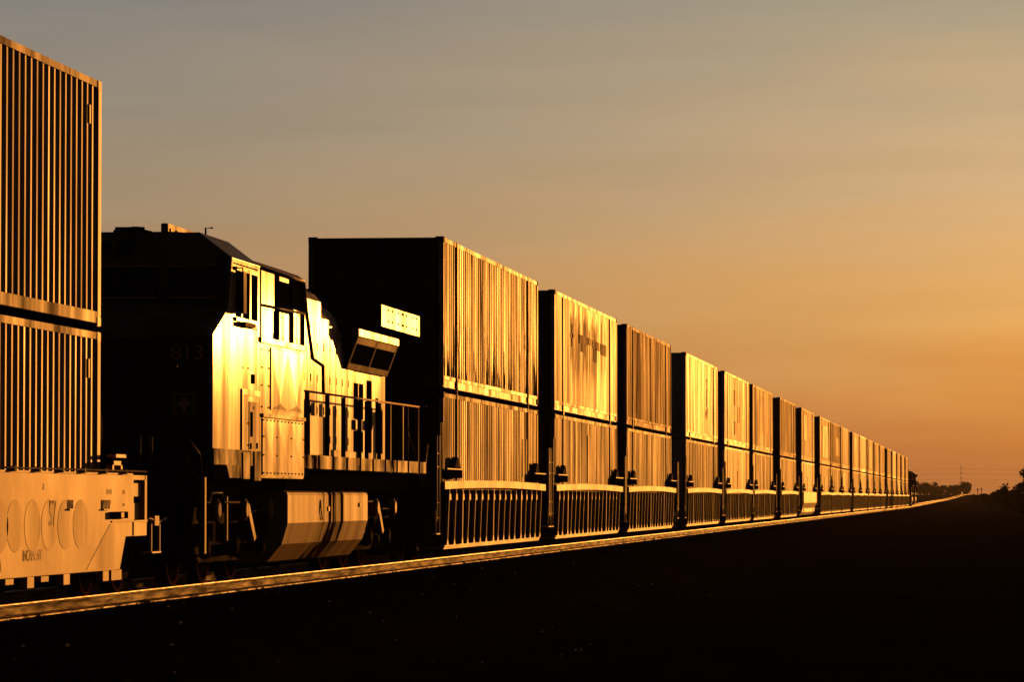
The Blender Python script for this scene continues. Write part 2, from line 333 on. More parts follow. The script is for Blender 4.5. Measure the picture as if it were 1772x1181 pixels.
# ---------------------------------------------------------------- track
trk = empty('railway_track', (TX, 0, 0), 'straight railway track with rust-streaked rails, running under the train to the crest on the horizon', 'track')
prof_side = [(-.07, -.17), (-.07, -.155), (-.012, -.13), (-.010, -.045), (-.034, -.035), (-.035, -.012), (.035, -.012), (.034, -.035), (.010, -.045), (.012, -.13), (.07, -.155), (.07, -.17)]
rail_ys = list(range(-60, 540, 12)) + list(range(540, 2100, 20))
def sweep(prof, x0, m, name, par):
    mb = MB(); n = len(prof)
    vs = [(x0 + p[0], y, p[1] + zf(y)) for y in rail_ys for p in prof]
    fs = [(j * n + i, j * n + (i + 1) % n, (j + 1) * n + (i + 1) % n, (j + 1) * n + i) for j in range(len(rail_ys) - 1) for i in range(n)]
    fs += [tuple(range(n)), tuple((len(rail_ys) - 1) * n + i for i in range(n))]
    mb.add(vs, fs); return mb.build(name, m, par)
for x0 in (0.7525, -0.7525):
    r = sweep(prof_side, x0, M['rail'], 'rail', trk)
    sweep([(.012, -.1305), (.071, -.1555), (.072, -.170), (.0725, -.170), (.0725, -.154), (.012, -.129)], x0, M['rail_foot'], 'rail_foot', r)
    sweep([(-.033, -.012), (-.030, -.002), (-.02, .0), (.02, .0), (.030, -.002), (.033, -.012)], x0, M['rail_top'], 'rail_head', r)
def sleeper(mb, y):
    z = zf(y); mb.box(-1.3, 1.3, y - .11, y + .11, z - .36, z - .178)
    for x0 in (0.7525, -0.7525):
        mb.box(x0 - .18, x0 + .18, y - .09, y + .09, z - .182, z - .168)
    return mb
rnd = random.Random(3)
for i in range(100):
    y = 38 + i * 0.52; sleeper(MB(), y).build('sleeper', M['sleeper'], trk)
mb = MB(); y = 38 + 100 * .52
while y < 2000:
    sleeper(mb, y); y += .52 if y < 500 else 1.04
tag(mb.build('sleeper', M['sleeper'], trk), kind='stuff')
y = 37.48; mb = MB()
while y > -20: sleeper(mb, y); y -= .52
tag(mb.build('sleeper', M['sleeper'], trk), kind='stuff')
# ballast stones
mb = MB(); rnd = random.Random(11)
def stone(x, y, z, s):
    vs = []
    for dx, dy, dz in ((-1, -1, 0), (1, -1, 0), (1, 1, 0), (-1, 1, 0), (-.6, -.5, 1), (.6, -.6, 1), (.5, .6, 1), (-.6, .5, 1)):
        vs.append((x + dx * s * rnd.uniform(.6, 1.1), y + dy * s * rnd.uniform(.6, 1.1), z - s * .4 + dz * s * rnd.uniform(.8, 1.5)))
    mb.add(vs, [(0, 1, 2, 3), (4, 7, 6, 5), (0, 4, 5, 1), (1, 5, 6, 2), (2, 6, 7, 3), (3, 7, 4, 0)])
for _ in range(26000):
    y = 30 + 75 * rnd.random() ** 1.5; rx = rnd.uniform(-2.6, 3.2); x = TX + rx
    stone(x, y, ground_z(x, y), rnd.uniform(.015, .035))
M['ballast'] = mat('ballast_stone', (0.014, 0.010, 0.008), 0.95, (0.006, 0.005, 0.004), amt=0.9, spec=0.0)
M['ballast_pale'] = mat('pale_stone', (0.20, 0.14, 0.09), 0.8, (0.12, 0.08, 0.05), amt=0.9, spec=0.1)  # paler stone colour stands in for sunlit glints
BAL = mb; mb = MB()
for _ in range(70):
    y = 30 + 75 * rnd.random() ** 1.5; x = TX + rnd.uniform(1.2, 6.0); stone(x, y, ground_z(x, y) + .01, rnd.uniform(.012, .026))
pale = mb; mb = BAL
tag(pale.build('pale_stones', M['ballast_pale']), 'few stones coloured pale as sun glints on the dark trackside slope', 'stones', kind='stuff')
tag(mb.build('ballast', M['ballast']), 'dark crushed stone ballast along the foot of the rails', 'ballast', kind='stuff')

# ---------------------------------------------------------------- containers
def corr_profile(y0, y1, pitch, depth, outer, slope):
    n = max(1, round((y1 - y0) / pitch)); p = (y1 - y0) / n; pts = []
    for i in range(n):
        a = y0 + i * p
        pts += [(a, 0), (a + outer * p, 0), (a + (outer + slope) * p, -depth), (a + (1 - slope) * p, -depth)]
    pts.append((y1, 0)); return pts
def corr_wall(pts, x, z0, z1, sgn=1):
    mb = MB(); n = len(pts)
    mb.add([(x + sgn * d, y, z0) for y, d in pts] + [(x + sgn * d, y, z1) for y, d in pts],
           [(i, i + 1, n + i + 1, n + i) for i in range(n - 1)])
    return mb
def container(s, z0, H, label, pk, dom=True, end_pk='maroon', group=None, detail=True, name='shipping_container'):
    """53-foot stacking box (dom) or 40-foot box; near end at y=0"""
    Ln = 16.15 if dom else 12.19; W = 1.30 if dom else 1.22; p = PAINT[pk]; e = PAINT[end_pk]
    t = empty(name, (TX, s, z0), label, 'container', group)
    rp = PAINT['pale'] if pk in ('scraped', 'cream', 'white', 'pale') else (PAINT['grey'] if pk in ('tan', 'olive', 'grey') else p)
    rail_b = .31 if dom else .17; rail_t = .085
    zb, zt = rail_b, H - rail_t
    if dom: pts = corr_profile(.08, Ln - .08, .30, .021 if pk == 'scraped' else .014, .42 if pk == 'scraped' else .50, .10)
    else: pts = corr_profile(.15, Ln - .15, .278, .036, .215, .245)
    for sg in (1, -1):
        corr_wall(pts, sg * (W - .012), zb, zt, sg).build('side_panel', p, t)
    # frame rails
    fr = MB()
    for sg in (1, -1):
        a, b = sorted((sg * (W - .06), sg * W))
        fr.box(a, b, .10, Ln - .10, H - rail_t, H - .004)
        if not dom: fr.box(a, b, .17, Ln - .17, .035, zb)
    fr.build('top_rail', rp, t) if dom else each(fr, 'side_rail', PAINT['tan'], t)
    if dom:
        for sg in (1, -1):
            br = MB(); a, b = sorted((sg * (W - .07), sg * W))
            a2, b2 = sorted((sg * (W - .07), sg * (W - .02)))
            for ya, yb in ((.10, 1.72), (2.2, Ln - 2.2), (Ln - 1.72, Ln - .10)):
                br.box(a, b, ya, yb, .235, .305); br.box(a2, b2, ya, yb, .10, .235)
                br.box(a, b, ya, yb, .085, .10)
            each(br, 'bottom_rail', rp, t)
    # corner posts and 40-foot stacking posts
    cp = MB(); 
    for sg in (1, -1):
        a, b = sorted((sg * (W - .09), sg * (W + .004)))
        for ya, yb in ((0, .10 if dom else .15), (Ln - (.10 if dom else .15), Ln)): cp.box(a, b, ya, yb, .12, H - .10)
    each(cp, 'corner_post', p, t)
    if dom:
        for yy in (1.98, Ln - 1.98):
            for sg in (1, -1):
                sp = MB(); a, b = sorted((sg * (W - .06), sg * (W + .014)))
                sp.box(a, b, yy - .06, yy + .06, .0, H + .012)
                sp.build('stacking_post', p, t)
    if detail:
        ys_ = (0, Ln - .178); 
        for yy in ys_:
            for sg in (1, -1):
                for zz in ((0, H - .118) if not dom else (H - .10,)):
                    a, b = sorted((sg * (W - .16), sg * (W + .008))); c = MB(); c.box(a, b, yy - .004, yy + .178 + .004, zz, zz + .118)
                    c.build('corner_casting', e if dom else p, t, bevel=.008)
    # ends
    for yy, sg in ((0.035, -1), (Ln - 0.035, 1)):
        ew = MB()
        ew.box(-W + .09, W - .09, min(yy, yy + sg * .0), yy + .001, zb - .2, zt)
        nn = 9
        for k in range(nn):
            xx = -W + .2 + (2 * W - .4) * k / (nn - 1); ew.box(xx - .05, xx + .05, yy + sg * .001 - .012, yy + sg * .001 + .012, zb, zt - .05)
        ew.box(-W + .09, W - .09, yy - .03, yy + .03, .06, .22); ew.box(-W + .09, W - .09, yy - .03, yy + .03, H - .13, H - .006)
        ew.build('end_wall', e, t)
    rf = MB(); rf.box(-W + .03, W - .03, .03, Ln - .03, H - .03, H + .001 - .004)
    rf.build('roof', p, t)
    ff = MB(); ff.box(-W + .07, W - .07, .10, Ln - .10, .06, .12); ff.build('floor', M['post_dark'], t)
    return t

# near 40-foot stack
c1 = container(34.5, 3.20, 2.896, 'tall dark ribbed container on top of the nearest stack at the left edge', 'brown', dom=False)
c2 = container(34.5, 0.30, 2.83, 'dark ribbed container sitting low in the nearest well car at the left edge', 'brown', dom=False)
for c, H in ((c1, 2.9), (c2, 2.83)):
    tg = MB(); tg.box(1.195, 1.222, 12.19 - .62, 12.19 - .55, H - .55, H - .33); tg.build('lock_plate', PAINT['pale'], c)

STARTS = [76.2, 96.0, 115.3, 137.9, 158.2, 177.2, 200.3, 223.3, 247.4, 264.9, 283.2, 306.4, 324.1, 344.1, 363.9, 383.1, 409.3, 431.8, 453.3, 475.5, 498.2]
TOPP = ['scraped', 'cream', 'orange', 'white', 'pale', 'tan', 'orange', 'tan', 'olive', 'orange', 'olive', 'tan', 'pale', 'olive', 'grey', 'tan', 'grey', 'pale', 'tan', 'olive', 'grey']
BOTP = ['tan', 'tan', 'olive', 'grey', 'pale', 'tan', 'olive', 'pale', 'tan', 'tan', 'olive', 'olive', 'pale', 'olive', 'tan', 'tan', 'tan', 'tan', 'pale', 'tan', 'grey']
ORD = ['first', 'second', 'third', 'fourth', 'fifth', 'sixth', 'seventh', 'eighth', 'ninth', 'tenth', 'eleventh', 'twelfth', 'thirteenth', 'fourteenth', 'fifteenth', 'sixteenth', 'seventeenth', 'eighteenth', 'nineteenth', 'twentieth', 'twenty-first']
TL = {0: 'scraped and scuffed ribbed upper container on the first stack behind the locomotive',
      1: 'bright upper container with a dark stained centre, on the second stack behind the locomotive',
      2: 'rusty orange upper container on the third stack behind the locomotive',
      3: 'white upper container with lettered end, on the fourth stack behind the locomotive',
      4: 'pale upper container with a stepped dark mark down its side, fifth stack behind the locomotive'}
BL = {0: 'brown ribbed lower container in the first stack behind the locomotive',
      3: 'smooth greyish lower container under the white one, fourth stack behind the locomotive'}
tops = []
for i, s in enumerate(STARTS):
    tl = TL.get(i, 'sunlit upper container of the %s double stack behind the near locomotive' % ORD[i])
    bl = BL.get(i, 'lower container of the %s double stack behind the near locomotive' % ORD[i])
    g_ = 'double-stacked containers receding down the train'
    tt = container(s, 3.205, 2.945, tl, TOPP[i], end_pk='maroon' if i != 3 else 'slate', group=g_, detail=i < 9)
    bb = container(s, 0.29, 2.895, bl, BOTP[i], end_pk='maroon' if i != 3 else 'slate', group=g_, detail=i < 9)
    tops.append((tt, bb))
# faint marks on containers
def marks(par, rects, m, x=1.303, name='faded_lettering'):
    mb = MB()
    for y0, y1, z0, z1 in rects: mb.box(x - .012, x, y0, y1, z0, z1)
    return mb.build(name, m, par)
M['panel'] = mat('faded_logo_panel', (0.40, 0.21, 0.07), 0.6, (0.3, 0.15, 0.05), amt=0.8, spec=.03, spec2=.015, blotch=.3)
M['stain'] = mat('dark_lettering_paint', (0.52, 0.30, 0.11), 0.7, (0.34, 0.19, 0.07), amt=0.8, spec=.01)
M['smark'] = mat('brown_lettering_paint', (0.36, 0.20, 0.08), 0.65, (0.26, 0.14, 0.05), amt=0.5, spec=.08)
M['end_mark'] = mat('end_lettering_paint', (0.08, 0.07, 0.07), 0.8, amt=0.3, spec=0)
t1 = tops[1][0]
marks(t1, [(3.6, 4.5, 1.97, 2.07), (3.95, 4.2, 1.75, 2.3), (5.9, 7.6, 1.9, 2.12), (6.3, 7.0, 1.7, 1.9), (8.1, 9.0, 1.95, 2.12), (9.3, 11.2, 1.88, 2.1), (9.6, 10.4, 1.55, 1.9), (11.6, 13.0, 1.8, 2.1)], M['stain'])
t4 = tops[4][0]
marks(t4, [(5.9, 8.3, 1.75, 2.35), (8.3, 9.6, 1.1, 1.75), (6.2, 8.0, .55, 1.1)], M['smark'])
t3 = tops[3][0]
for k, ch in enumerate('SLW'): 
    text('side_lettering', ch, .75, M['smark'], t3, (1.305, 10.3, 2.05 - k * .52), (R(90), 0, R(90)), sx=1.6)
for i_, rc in ((8, (4, 12, .5, 2.5)), (11, (4, 11, .4, 2.6)), (13, (5, 12, .5, 2.4)), (9, (9, 13, .8, 2.0)), (12, (6, 9.5, .4, 2.7)), (7, (3, 6, 1.2, 2.6)), (5, (5.5, 7.5, .9, 2.6))):
    marks(tops[i_][0], [rc], M['panel'])
for i_, rc in ((4, (8, 10, .9, 2.0)), (7, (7.5, 8.8, .9, 2.1)), (8, (7, 10, 1.0, 2.2)), (0, (13.2, 13.4, 1.35, 2.2)), (0, (13.8, 13.95, 1.35, 2.2)), (1, (8.0, 8.4, 1.3, 2.5)), (10, (3, 9, 1.4, 2.7))):
    marks(tops[i_][1], [rc], M['panel'], name='side_panel_mark')
# lettered panel on the end of the white container
e = t3
rr = [(-.75, .75, 2.55, 2.62), (-.5, .8, 1.83, 1.87), (-.5, .8, 1.38, 1.41), (-.5, .75, .98, 1.12), (-.3, .7, .82, .93), (-.5, .8, .64, .67), (-.3, .8, .34, .46)]
mb = MB()
for x0, x1, z0, z1 in rr: mb.box(x0, x1, .010, .018, z0, z1)
each(mb, 'end_lettering', M['end_mark'], e)
mb = MB(); mb.lathe([(-.004, .24), (.004, .24)], (-1.0, .014, 2.2), 'y'); mb.build('end_emblem', M['end_mark'], e)

# ---------------------------------------------------------------- trucks and well cars
def wheel_mb(x, y, r, sg):
    mb = MB(); w_ = .12
    mb.lathe([(sg * 0, r), (sg * w_, r * .985), (sg * w_, r * .86), (sg * (w_ - .05), r * .80), (sg * (w_ - .05), r * .35), (sg * (w_ + .02), r * .28), (sg * (w_ + .02), .02)], (x, y, r), 'x')
    return mb
def truck(parent, y, axles, r=.42, loco=False):
    t = empty('truck', (0, y, 0), parent=parent)
    for a in axles:
        for sg in (1, -1):
            mb = MB(); x = sg * .70
            mb.lathe([(0, r + .025), (-sg * .03, r + .025), (-sg * .03, r)][:2], (x - sg * .01, a, r), 'x')
            mb.lathe([(0, r), (sg * .12, r * .985), (sg * .12, r * .87)], (x, a, r), 'x')
            mb.lathe([(0, r * .87), (sg * .06, r * .82), (sg * .06, r * .35), (sg * .13, r * .27), (sg * .13, .02)], (x, a, r), 'x')
            wo = mb.build('wheel', M['wheel'], t)
            mb = MB(); mb.lathe([(sg * .110, r * .985), (sg * .124, r * .98), (sg * .124, r * .90), (sg * .110, r * .90)], (x, a, r), 'x'); mb.build('tyre', M['wheel_rim'], wo)
        MB().lathe([(-.69, .09), (.69, .09)], (0, a, r), 'x', 12).build('axle', M['wheel'], t)
    for sg in (1, -1):
        x0, x1 = sorted((sg * .92, sg * 1.06)); mb = MB(); a0, a1 = axles[0], axles[-1]
        mb.prism([(a0 - .3, r + .16), (a0 - .25, r - .02), (a0 + .25, r - .05), (a0 + .55, r - .22), (a1 - .55, r - .22), (a1 - .25, r - .05), (a1 + .25, r - .02), (a1 + .3, r + .16), (a1 - .35, r + .30), (a0 + .35, r + .30)], 'x', x0, x1)
        for a in axles: mb.lathe([(0, .15), (sg * .06, .14), (sg * .08, .10)], (sg * 1.05, a, r), 'x', 14)
        mid = (a0 + a1) / 2
        for k in (-.16, 0, .16): mb.lathe([(-.14, .06), (.14, .06)], (sg * 1.09, mid + k, r - .0), 'z', 10)
        mb.build('side_frame', M['black_steel'], t)
    MB().box(-.95, .95, (axles[0] + axles[-1]) / 2 - .2, (axles[0] + axles[-1]) / 2 + .2, r - .1, r + .3).build('bolster', M['black_steel'], t)
    return t

def well_car(s, label, L=17.15, smooth=False, near=True, first=False, last_truck=True, gap=2.4):
    """articulated well unit; y=0 at the near end of its side frames"""
    t = empty('well_car', (TX, s, 0), label, 'well car', 'double-stack well cars of the train')
    W = 1.42
    for sg in (1, -1):
        if smooth:
            mb = MB(); poly = [(sg * (W), 1.50), (sg * W, .90), (sg * (W - .26), .22), (sg * (W - .34), .22), (sg * (W - .08), .90), (sg * (W - .08), 1.50)]
            mb.prism(poly, 'y', .6, L - .6); mb.build('side_plate', M['well'], t); continue
        n = 12; tc = MB(); a, b = sg * (W - .10), sg * W
        vs = []
        for k in range(n + 1):
            y = L * k / n; cam_ = .045 * (1 - (2 * k / n - 1) ** 2)
            vs += [(a, y, 1.345 + cam_), (b, y, 1.345 + cam_), (b, y, 1.49 + cam_), (a, y, 1.49 + cam_)]
        fs = [(k * 4 + i, k * 4 + (i + 1) % 4, (k + 1) * 4 + (i + 1) % 4, (k + 1) * 4 + i) for k in range(n) for i in range(4)] + [(3, 2, 1, 0), tuple(n * 4 + i for i in range(4))]
        tc.add(vs, fs); tc.build('top_chord', M['well'], t)
        bc = MB(); xb = W - .085; yb0, yb1 = .55, L - .55
        p_ = sorted((sg * (xb - .10), sg * xb)); bc.box(p_[0], p_[1], yb0, yb1, .235, .285)
        q_ = sorted((sg * (xb - .45), sg * (xb - .02))); bc.box(q_[0], q_[1], yb0, yb1, .205, .235)
        bc.build('bottom_chord', M['well'], t)
        il = MB(); xi = 1.315
        il.prism([(sg * xi, 1.345), (sg * (xi + .012), 1.345), (sg * (xi + .012), .285), (sg * xi, .285)], 'y', .5, L - .5)
        il.build('inner_sheet', M['well_dark'], t)  # dark sheet added as the shade between the side posts
        ns = 17; stk = MB()
        for k in range(ns):
            y = .75 + (L - 1.5) * k / (ns - 1); wide = k % 5 == 2; mb = stk if not near else MB()
            fw = .038 if wide else .02; dpt = .0 if wide else .0
            xo0, xo1 = W - .012, (W - .055 if not wide else W - .03)
            mb.prism([(sg * (xi + .01), 1.343), (sg * xo0, 1.343), (sg * xo1, .287), (sg * (xi + .01), .287)], 'y', y - .008, y + .008)
            mb.prism([(sg * (xo0 - .012), 1.343), (sg * xo0, 1.343), (sg * xo1, .287), (sg * (xo1 - .012), .287)], 'y', y - fw, y + fw)
            mb.prism([(y - fw - .10, .287), (y + fw + .10, .287), (y + fw, .42), (y - fw, .42)], 'x', *sorted((sg * (xo1 - .012), sg * (xo1 + .003))))
            if near: mb.build('side_post', M['well'], t)
        if not near:
                q = MB(); q.v = stk.v; q.f = stk.f; q.sm = stk.sm; n3 = len(stk.cut) // 3
                for k in range(ns):
                    v0, f0 = stk.cut[3 * k]; v1, f1 = stk.cut[3 * k + 3] if 3 * k + 3 < len(stk.cut) else (len(stk.v), len(stk.f))
                    z = MB(); z.v = stk.v[v0:v1]; z.f = [tuple(i - v0 for i in f) for f in stk.f[f0:f1]]; z.sm = stk.sm[f0:f1]; z.build('side_post', M['well'], t)
        if near:
            tb = MB()
            for k in range(ns - 1):
                y = .75 + (L - 1.5) * (k + .62) / (ns - 1); tb.box(*sorted((sg * 1.327, sg * 1.345)), y - .16, y + .16, 1.14, 1.26)
            each(tb, 'tie_down_plate', M['well'], t)  # bright plates stand in for blobs of light high between the posts
    # floor of the well, end decks
    fl = MB()
    for k in range(8):
        y = 1 + (L - 2) * k / 7; fl.box(-1.30, 1.30, y - .15, y + .15, .12, .20)
    each(fl, 'cross_member', M['well_dark'], t)
    for yy0, yy1, dr in ((-1.1, .45, 1), (L - .45, L + 1.1, -1)):
        dk = MB(); dk.box(-1.36, 1.36, yy0 + .5, yy1, 1.36, 1.44) if dr > 0 else dk.box(-1.36, 1.36, yy0, yy1 - .5, 1.36, 1.44)
        dk.box(-.35, .35, yy0, yy1, .55, 1.36); dk.box(-1.30, 1.30, yy0 + .4, yy1 - .4, .75, 1.0)
        dk.build('end_deck', M['black'], t)
        # walkway bracket with lit edge painted as a bright strip, and hand brake housing
        wk = MB(); ya, yb = (yy1 - .3, yy1 + 1.9) if dr > 0 else (yy0 - 1.9, yy0 + .3)
        wk.box(1.30, 1.44, ya, yb, 1.56, 1.72); wk.build('walkway', M['black'], t)
        we = MB(); we.box(1.425, 1.445, ya, yb, 1.722, 1.742); we.build('walkway_edge', M['well'], t)
        hb = MB(); ym = (yb - .5) if dr > 0 else (ya + .7)
        hb.prism([(ym - .42, 1.56), (ym + .38, 1.56), (ym + .40, 1.76), (ym + .22, 1.92), (ym - .1, 1.97), (ym - .25, 1.84), (ym - .42, 1.80)], 'x', 1.315, 1.42); hb.build('lock_housing', M['black_steel'], t)
        # grab posts / ladder
        ld = MB(); yl = yy0 + .15 if dr > 0 else yy1 - .15
        for q in (0, .34): ld.box(1.36, 1.40, yl + q, yl + q + .035, .75, 2.35)
        for z in (.8, 1.08, 1.75, 2.0): ld.box(1.37, 1.39, yl, yl + .37, z, z + .022)
        ld.build('ladder', M['well'] if dr < 0 else M['rail_pipe'], t)
        lp = MB(); lp.box(1.20, 1.40, yl - .10, yl + .42, .50, .52); lp.tube([(1.38, yl - .08, .52), (1.38, yl - .08, .95)], .012, 6); lp.tube([(1.38, yl + .4, .52), (1.38, yl + .4, .95)], .012, 6); lp.build('step', M['well'], t)
    gp = MB()
    for y_ in (-.28, -.05, .12): gp.box(1.33, 1.37, y_, y_ + .05, 1.44, 2.6)
    each(gp, 'guide_post', M['rail_pipe'], t)
    if first: truck(t, -.85, (-.89, .89))
    if last_truck: truck(t, L + gap / 2, (-.89, .89))
    return t
CL = ['first well car behind the locomotive, open ribbed side under the scraped container', 'second well car behind the locomotive, ribbed side under the stained bright container',
      'third well car behind the locomotive, under the rusty orange container', 'fourth well car behind the locomotive, under the white container']
for i, s in enumerate(STARTS):
    nxt = STARTS[i + 1] if i + 1 < len(STARTS) else s + 20
    lab = CL[i] if i < 4 else ('smooth-sided well car with slanted lower plate, under the eighth stack behind the locomotive' if i == 7 else 'ribbed well car carrying the %s double stack behind the near locomotive' % ORD[i])
    well_car(s - .62, lab, L=17.35, near=i < 5, smooth=(i == 7), first=(i in (0, 3, 6, 7, 8, 11, 16)), gap=min(nxt - s - 17.35, 2.4))
    if i in (2, 5, 6, 7, 10, 15): pass

# near (first visible) 40-foot well car with plain plate side
t = empty('well_car', (TX, 34.0, 0), 'plain plate-sided well car with row of faded ovals, nearest at the left', 'well car', 'double-stack well cars of the train')
for sg in (1, -1):
    mb = MB(); a, b = sorted((sg * 1.36, sg * 1.42))
    # y,z outline of the side plate (y=0 at world 34)
    poly = [(.6, .34), (12.2 + .70, .34), (13.22, .725), (14.42, .725), (14.42, .90), (13.66, .90), (13.66, 1.45), (.6, 1.45)]
    mb.prism(poly, 'x', a, b); mb.build('side_plate', M['well'], t, bevel=.006)
    mb = MB(); a, b = sorted((sg * 1.33, sg * 1.425)); mb.box(a, b, .6, 13.6, 1.452, 1.475); mb.build('top_lip', M['well'], t)
sid = 1.42
for yc in (4.0, 4.8, 5.6, 6.4, 7.05, 7.72, 8.50, 9.28, 10.05, 10.80):
    mb = MB(); n = 40
    mb.add([(sid + .0025, yc + .37 * math.cos(2 * math.pi * k / n), .885 + .275 * math.sin(2 * math.pi * k / n)) for k in range(n)] + [(sid + .0005, yc + .3705 * math.cos(2 * math.pi * k / n), .885 + .277 * math.sin(2 * math.pi * k / n)) for k in range(n)],
           [tuple(range(n))] + [(k, (k + 1) % n, n + (k + 1) % n, n + k) for k in range(n)]); mb.build('oval_patch', M['well_patch'], t)
mb = MB(); mb.box(sid, sid + .006, 10.13, 10.42, 1.055, 1.16); mb.box(sid, sid + .006, 11.88, 12.33, 1.05, 1.158); each(mb, 'placard', M['placard'], t)
mb = MB(); mb.box(sid, sid + .03, 10.14, 10.41, 1.045, 1.062); mb.box(sid, sid + .03, 11.90, 12.31, 1.04, 1.055); each(mb, 'placard_holder', M['well'], t)
mb = MB(); mb.box(sid, sid + .05, 12.35, 13.12, .94, 1.02); mb.build('reader_tag_bracket', M['black'], t)
mb = MB(); mb.box(sid + .05, sid + .055, 12.72, 12.88, .95, 1.01); mb.build('reader_tag', M['well'], t)
text('faded_number', '57', .40, M['graffiti'], t, (sid + .005, 9.42, 1.0), (R(90), 0, R(90)), ext=.0006, sx=.9)
for dy, dz, sz, st in ((8.5, .56, .17, 'INCAMANT'), (7.0, .47, .20, 'XA'), (12.3, 1.25, .09, 'LD LMT'), (12.3, 1.13, .06, '160700'), (13.1, 1.25, .06, 'JACK'), (13.1, 1.10, .05, 'HERE'), (9.0, 1.3, .10, '31')):
    text('stencil_writing', st, sz, M['graffiti'] if sz > .15 else M['well_patch'], t, (sid + .0015, dy, dz), (R(90), 0, R(90)), ext=.0006)
mb = MB(); mb.add([(sid + .004, 11.1, .36), (sid + .004, 12.85, .36), (sid + .004, 12.62, .88), (sid + .004, 12.35, .88)], [(0, 1, 2, 3)]); 
mb.build('darker_paint_panel', M['well_patch'], t)
mb = MB(); mb.box(sid, sid + .012, 12.42, 14.42, .895, .915); mb.box(sid, sid + .01, 13.63, 13.66, .73, .895); mb.build('weld_seam', M['well'], t)
mb = MB()
for y_ in (8.2, 9.9, 11.9, 12.35):
    l_ = .3 if y_ < 12.3 else .55; mb.box(1.36, 1.44, y_, y_ + l_, .22, .338)
for y_ in (7.4, 9.0): mb.box(1.20, 1.40, y_, y_ + .35, .27, .33)
each(mb, 'floor_bracket', M['well'], t)
mb = MB(); mb.box(1.33, 1.40, 13.68, 14.45, 1.40, 1.455); mb.box(1.33, 1.40, 14.40, 14.52, .9, 1.455); mb.box(1.30, 1.34, 13.75, 14.40, .92, 1.12); mb.box(1.31, 1.36, 13.75, 14.36, 1.2, 1.36); mb.build('end_post', M['well'], t)
mb = MB(); mb.box(-1.33, 1.30, 12.6, 14.4, .95, 1.39); mb.box(-.4, .4, 12.5, 15.9, .6, .95); mb.box(-1.2, 1.15, 12.6, 13.2, .35, .95); mb.build('end_deck', M['black'], t)
mb = MB(); mb.tube([(1.46, 2, 1.50), (1.46, 14.2, 1.50)], .012, 6)
for k in range(11): mb.box(1.40, 1.47, 2 + k * 1.1, 2.08 + k * 1.1, 1.46, 1.52)
mb.build('side_rod', M['rail_pipe'], t)
mb = MB(); mb.box(1.28, 1.36, 12.75, 12.83, 1.45, 1.62); mb.box(1.28, 1.36, 13.22, 13.30, 1.45, 1.62); mb.box(1.28, 1.36, 12.75, 13.30, 1.57, 1.62); mb.box(1.25, 1.36, 12.95, 13.5, 1.66, 1.70); mb.build('brake_step', M['well'], t)
mb = MB(); mb.lathe([(0, .26), (.03, .26), (.03, .22)], (.9, 13.9, 2.0), 'x'); mb.lathe([(0, .06), (.2, .06)], (.7, 13.9, 2.0), 'x', 10)
mb.box(.6, .9, 13.7, 14.1, 1.4, 1.75); mb.build('hand_brake', M['black_steel'], t)
mb = MB(); mb.tube([(1.34, 14.45, .90), (1.34, 15.0, .93), (1.34, 15.5, .88), (1.34, 16.0, .93)], .014, 6); mb.box(1.30, 1.36, 15.2, 15.45, .84, .96); mb.build('uncoupling_lever', M['well'], t)
mb = MB()
for y_ in (15.0, 15.5): mb.box(1.33, 1.36, y_, y_ + .025, .52, .86)
mb.box(1.25, 1.37, 15.0, 15.53, .50, .52); mb.build('step', M['well'], t)
mb = MB()
for y_ in (15.05, 15.6, 15.75): mb.tube([(1.2, y_, 1.3), (1.2, y_, 1.95)], .012, 6)
each(mb, 'hand_hold', M['rail_pipe'], t)
truck(t, 14.62, (-.89, .89)); truck(t, -1.0, (-.89, .89))

